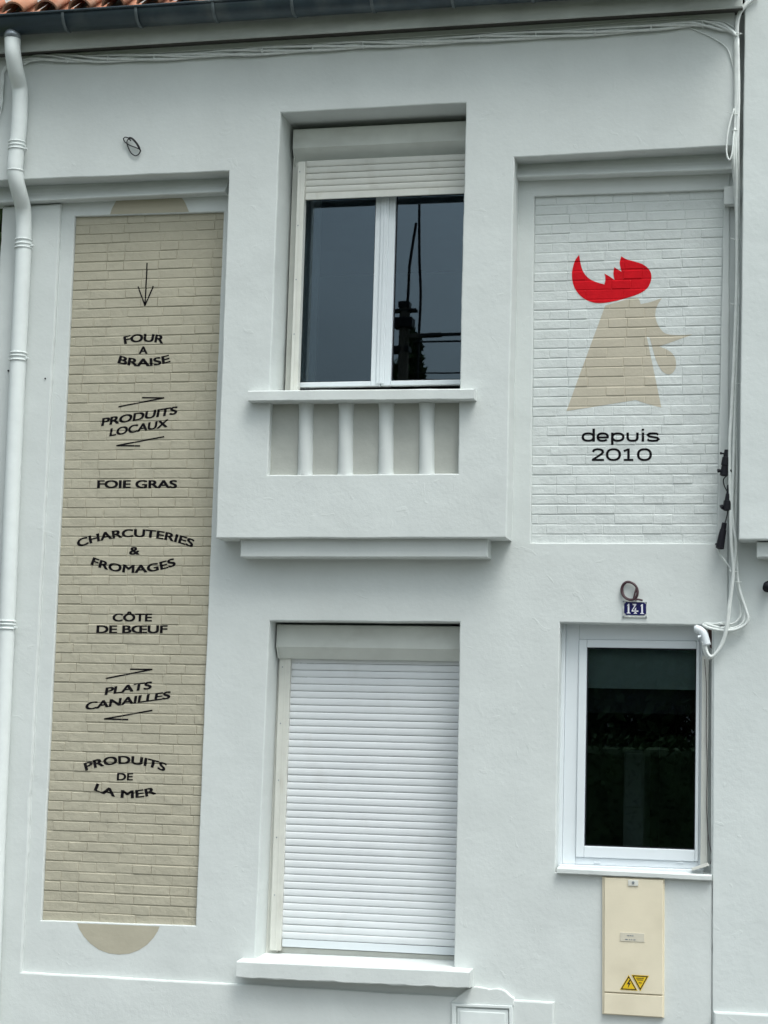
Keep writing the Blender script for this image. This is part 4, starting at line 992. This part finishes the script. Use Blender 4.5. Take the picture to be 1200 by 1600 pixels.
# white elbow with cables at the small window's corner
el = empty('cable_elbow', at(1095, 990, -.06), 'white plastic elbow fitting at the top right corner of the small window', 'cable fitting')
bm = bmesh.new(); P = [at(x, y, -.05) for x, y in ((1084.5, 982.5), (1088, 982.5), (1094, 985), (1099.5, 991), (1102, 999), (1104.5, 1008.5))]
tube(bm, [P[0]]+spline(P[1:], 4), [.018, ]+[.0255]*17, 16); finish(bm, 'body', M['pvc'], el, smooth=True)
bm = bmesh.new(); tube(bm, [at(1095, 994, -.065), at(1090.5, 995.5, -.07)], [.007, .009], 10); finish(bm, 'screw_boss', M['pvc'], el)

# left corner bundle
lb = empty('cable_bundle', at(5, 130, YB-.02), 'white cables curling round the left corner behind the downpipe', 'cables')
for k, o_ in enumerate((0, 2.5, 5)):
    cable(lb, [(40, 93+o_*.5, YB-.014), (28, 97+o_, YB-.015), (14, 100+o_, YB-.02), (6, 108+o_, YB-.02), (1.5+o_*.8, 125, YB-.02), (0+o_*.8, 145, YB-.02), (1+o_*.5, 160, YB-.02), (-3, 172, YB-.015)], .006)
cable(lb, [(1, 150, YB-.02), (3, 162, YB-.02), (1, 175, YB-.02), (-4, 190, YB-.02)], .005)

# small fixings and marks on the render
for px, py, Y, r in ((13.5, 579.5, YPL, .006), (71, 591.5, YPL, .005)):
    c = at(px, py, Y); bm = bmesh.new(); tube(bm, [c+Vector((0, .01, 0)), c+Vector((0, -.008, 0))], r, 8); tag(finish(bm, 'wall_plug', M['darkplastic']), 'tiny dark wall plug beside the downpipe' if px < 50 else 'tiny dark wall plug in the render between downpipe and sign panel', 'plug')

# ------------------------------------------------------------------ across the street and round the corner
def leaves(bm, c, rad, n, size, rnd, conical=False):
    for _ in range(n):
        while True:
            v = Vector((rnd.uniform(-1, 1), rnd.uniform(-1, 1), rnd.uniform(-1, 1)))
            if v.length < 1: break
        v = v.normalized()*(.45+.55*rnd.random()**.5)
        k = (1-(v.z+1)/2)**.8 if conical else 1
        p = Vector((c[0]+v.x*rad[0]*k, c[1]+v.y*rad[1]*k, c[2]+v.z*rad[2])) + Vector((noise.noise(v*3+Vector(c)), 0, noise.noise(v*3-Vector(c))))*.5*rad[0]*(.3 if conical else 1)
        a = Vector((rnd.uniform(-1, 1), rnd.uniform(-1, 1), rnd.uniform(-1, 1))).normalized(); b = a.orthogonal().normalized(); s = size*rnd.uniform(.6, 1.3)
        vs = [bm.verts.new(p+a*s), bm.verts.new(p+b*s*.5), bm.verts.new(p-a*s), bm.verts.new(p-b*s*.5)]; bm.faces.new(vs)
def tree(name, label, x, y, h, w, n, size, lm, conical=False, group=None, trunk=.12, seed=1):
    rnd = random.Random(seed); t = empty(name, (x, y, -.14), label, 'tree', group)
    bm = bmesh.new(); tube(bm, spline([(x, y, -.2), (x+.05, y, h*.3), (x-.05, y, h*.6), (x, y, h*.9)], 4), [trunk*(1-.8*i/12) for i in range(13)], 9)
    for k in range(5):
        a = k*1.3; z = h*(.3+.1*k); tube(bm, [(x, y, z), (x+math.cos(a)*w*.3, y+math.sin(a)*w*.3, z+h*.08), (x+math.cos(a)*w*.6, y+math.sin(a)*w*.6, z+h*.2)], [trunk*.4, trunk*.25, .01], 6)
    finish(bm, 'trunk', M['bark'], t)
    bm = bmesh.new()
    if conical: leaves(bm, (x, y, h*.52), (w, w, h*.48), n, size, rnd, True)
    else:
        for k in range(9): leaves(bm, (x+rnd.uniform(-.5, .5)*w, y+rnd.uniform(-.5, .5)*w, h*rnd.uniform(.16, .80)), (w*.7, w*.6, h*.24), n//9, size, rnd)
    finish(bm, 'crown', lm, t, recalc=False)
tree('corner_tree', 'dark green tree behind the left corner of the house', XL-.7, 2.2, 11.0, 1.7, 11000, .10, M['leafb'], seed=4)
grp = 'trees across the street facing the house'
for i, (x, h, w) in enumerate(((-13.5, 6.0, 2.3), (-10.4, 6.8, 2.2), (-7.3, 6.2, 2.2), (-4.6, 6.9, 2.2), (-2.0, 6.0, 2.1), (.9, 6.6, 2.2))):
    tree('street_tree', ['broad dark tree', 'tall dark tree', 'rounded dark tree', 'tallest dark tree', 'low dark tree', 'spreading dark tree'][i]+' across the street facing the house', x, -26.5+(i % 2)*.8, h, w, 7200, .15, M['leafa'], group=grp, seed=20+i)
tree('cypress_tree', 'tall conical cypress across the street beside the utility pole', -9.2, -26.6, 11.3, 2.6, 14000, .13, M['leafa'], conical=True, seed=9)
up_ = empty('utility_pole', (-8.9, -24.6, -.14), 'wooden utility pole with crossarm and equipment box across the street', 'utility pole')
bm = bmesh.new(); tube(bm, [(-8.9, -24.6, -.2), (-8.9, -24.6, 11.3)], [.15, .10], 12); finish(bm, 'pole', M['wood'], up_)
bm = bmesh.new(); bx(bm, -9.1, -8.72, -24.75, -24.45, 10.78, 10.98, .02); bx(bm, -9.16, -8.66, -24.7, -24.5, 11.1, 11.15, .01); bx(bm, -9.02, -8.8, -24.72, -24.5, 11.17, 11.3, .02); bx(bm, -9.22, -8.78, -24.8, -24.5, 10.3, 10.42, .02); finish(bm, 'equipment_box', M['darkplastic'], up_)
bm = bmesh.new(); bx(bm, -9.0, -8.15, -24.66, -24.56, 10.58, 10.66, .01); finish(bm, 'crossarm', M['wood'], up_)
bm = bmesh.new(); tube(bm, [(-8.60, -24.6, 9.6), (-8.60, -24.6, 11.5), (-8.66, -24.6, 13.0), (-8.72, -24.6, 15.5)], .026, 6); tube(bm, [(-8.86, -24.6, 11.2), (-8.82, -24.6, 12.0), (-8.72, -24.6, 12.9)], .028, 6); finish(bm, 'mast', M['darkplastic'], up_)
for k, (z0, z1, sag, r) in enumerate(((10.62, 11.2, .5, .035), (10.5, 11.05, .65, .02), (9.9, 10.5, .9, .016), (9.75, 10.6, 1.0, .03))):
    bm = bmesh.new(); tube(bm, [(-8.7+16*t, -24.6+2*t, z0+(z1-z0)*t-sag*4*t*(1-t)*.5) for t in [i/24 for i in range(25)]], r, 5)
    finish(bm, 'overhead_wire', M['darkwire'], up_)
c_ = bmesh.new(); bx(c_, -13, 2.5, -23.4, -22.4, -.1, 2.7, .15)
hd = empty('hedge', (-5, -22.9, -.14), 'long clipped dark hedge across the street facing the house', 'hedge')
finish(c_, 'hedge_core', M['leafa'], hd)
bm = bmesh.new(); rnd = random.Random(3)
for _ in range(9000):
    x, z = rnd.uniform(-13, 2.5), rnd.uniform(0, 2.8); y = -22.4+rnd.uniform(-.05, .18) if rnd.random() < .75 else rnd.uniform(-23.4, -22.3)
    if y < -22.45: z = 2.7+rnd.uniform(-.05, .2)
    p = Vector((x, y, z)); a = Vector((rnd.uniform(-1, 1), rnd.uniform(-.3, 1), rnd.uniform(-1, 1))).normalized(); b = a.orthogonal().normalized()
    bm.faces.new([bm.verts.new(p+a*.07), bm.verts.new(p+b*.035), bm.verts.new(p-a*.07), bm.verts.new(p-b*.035)])
finish(bm, 'leaves', M['leafa'], hd, recalc=False)
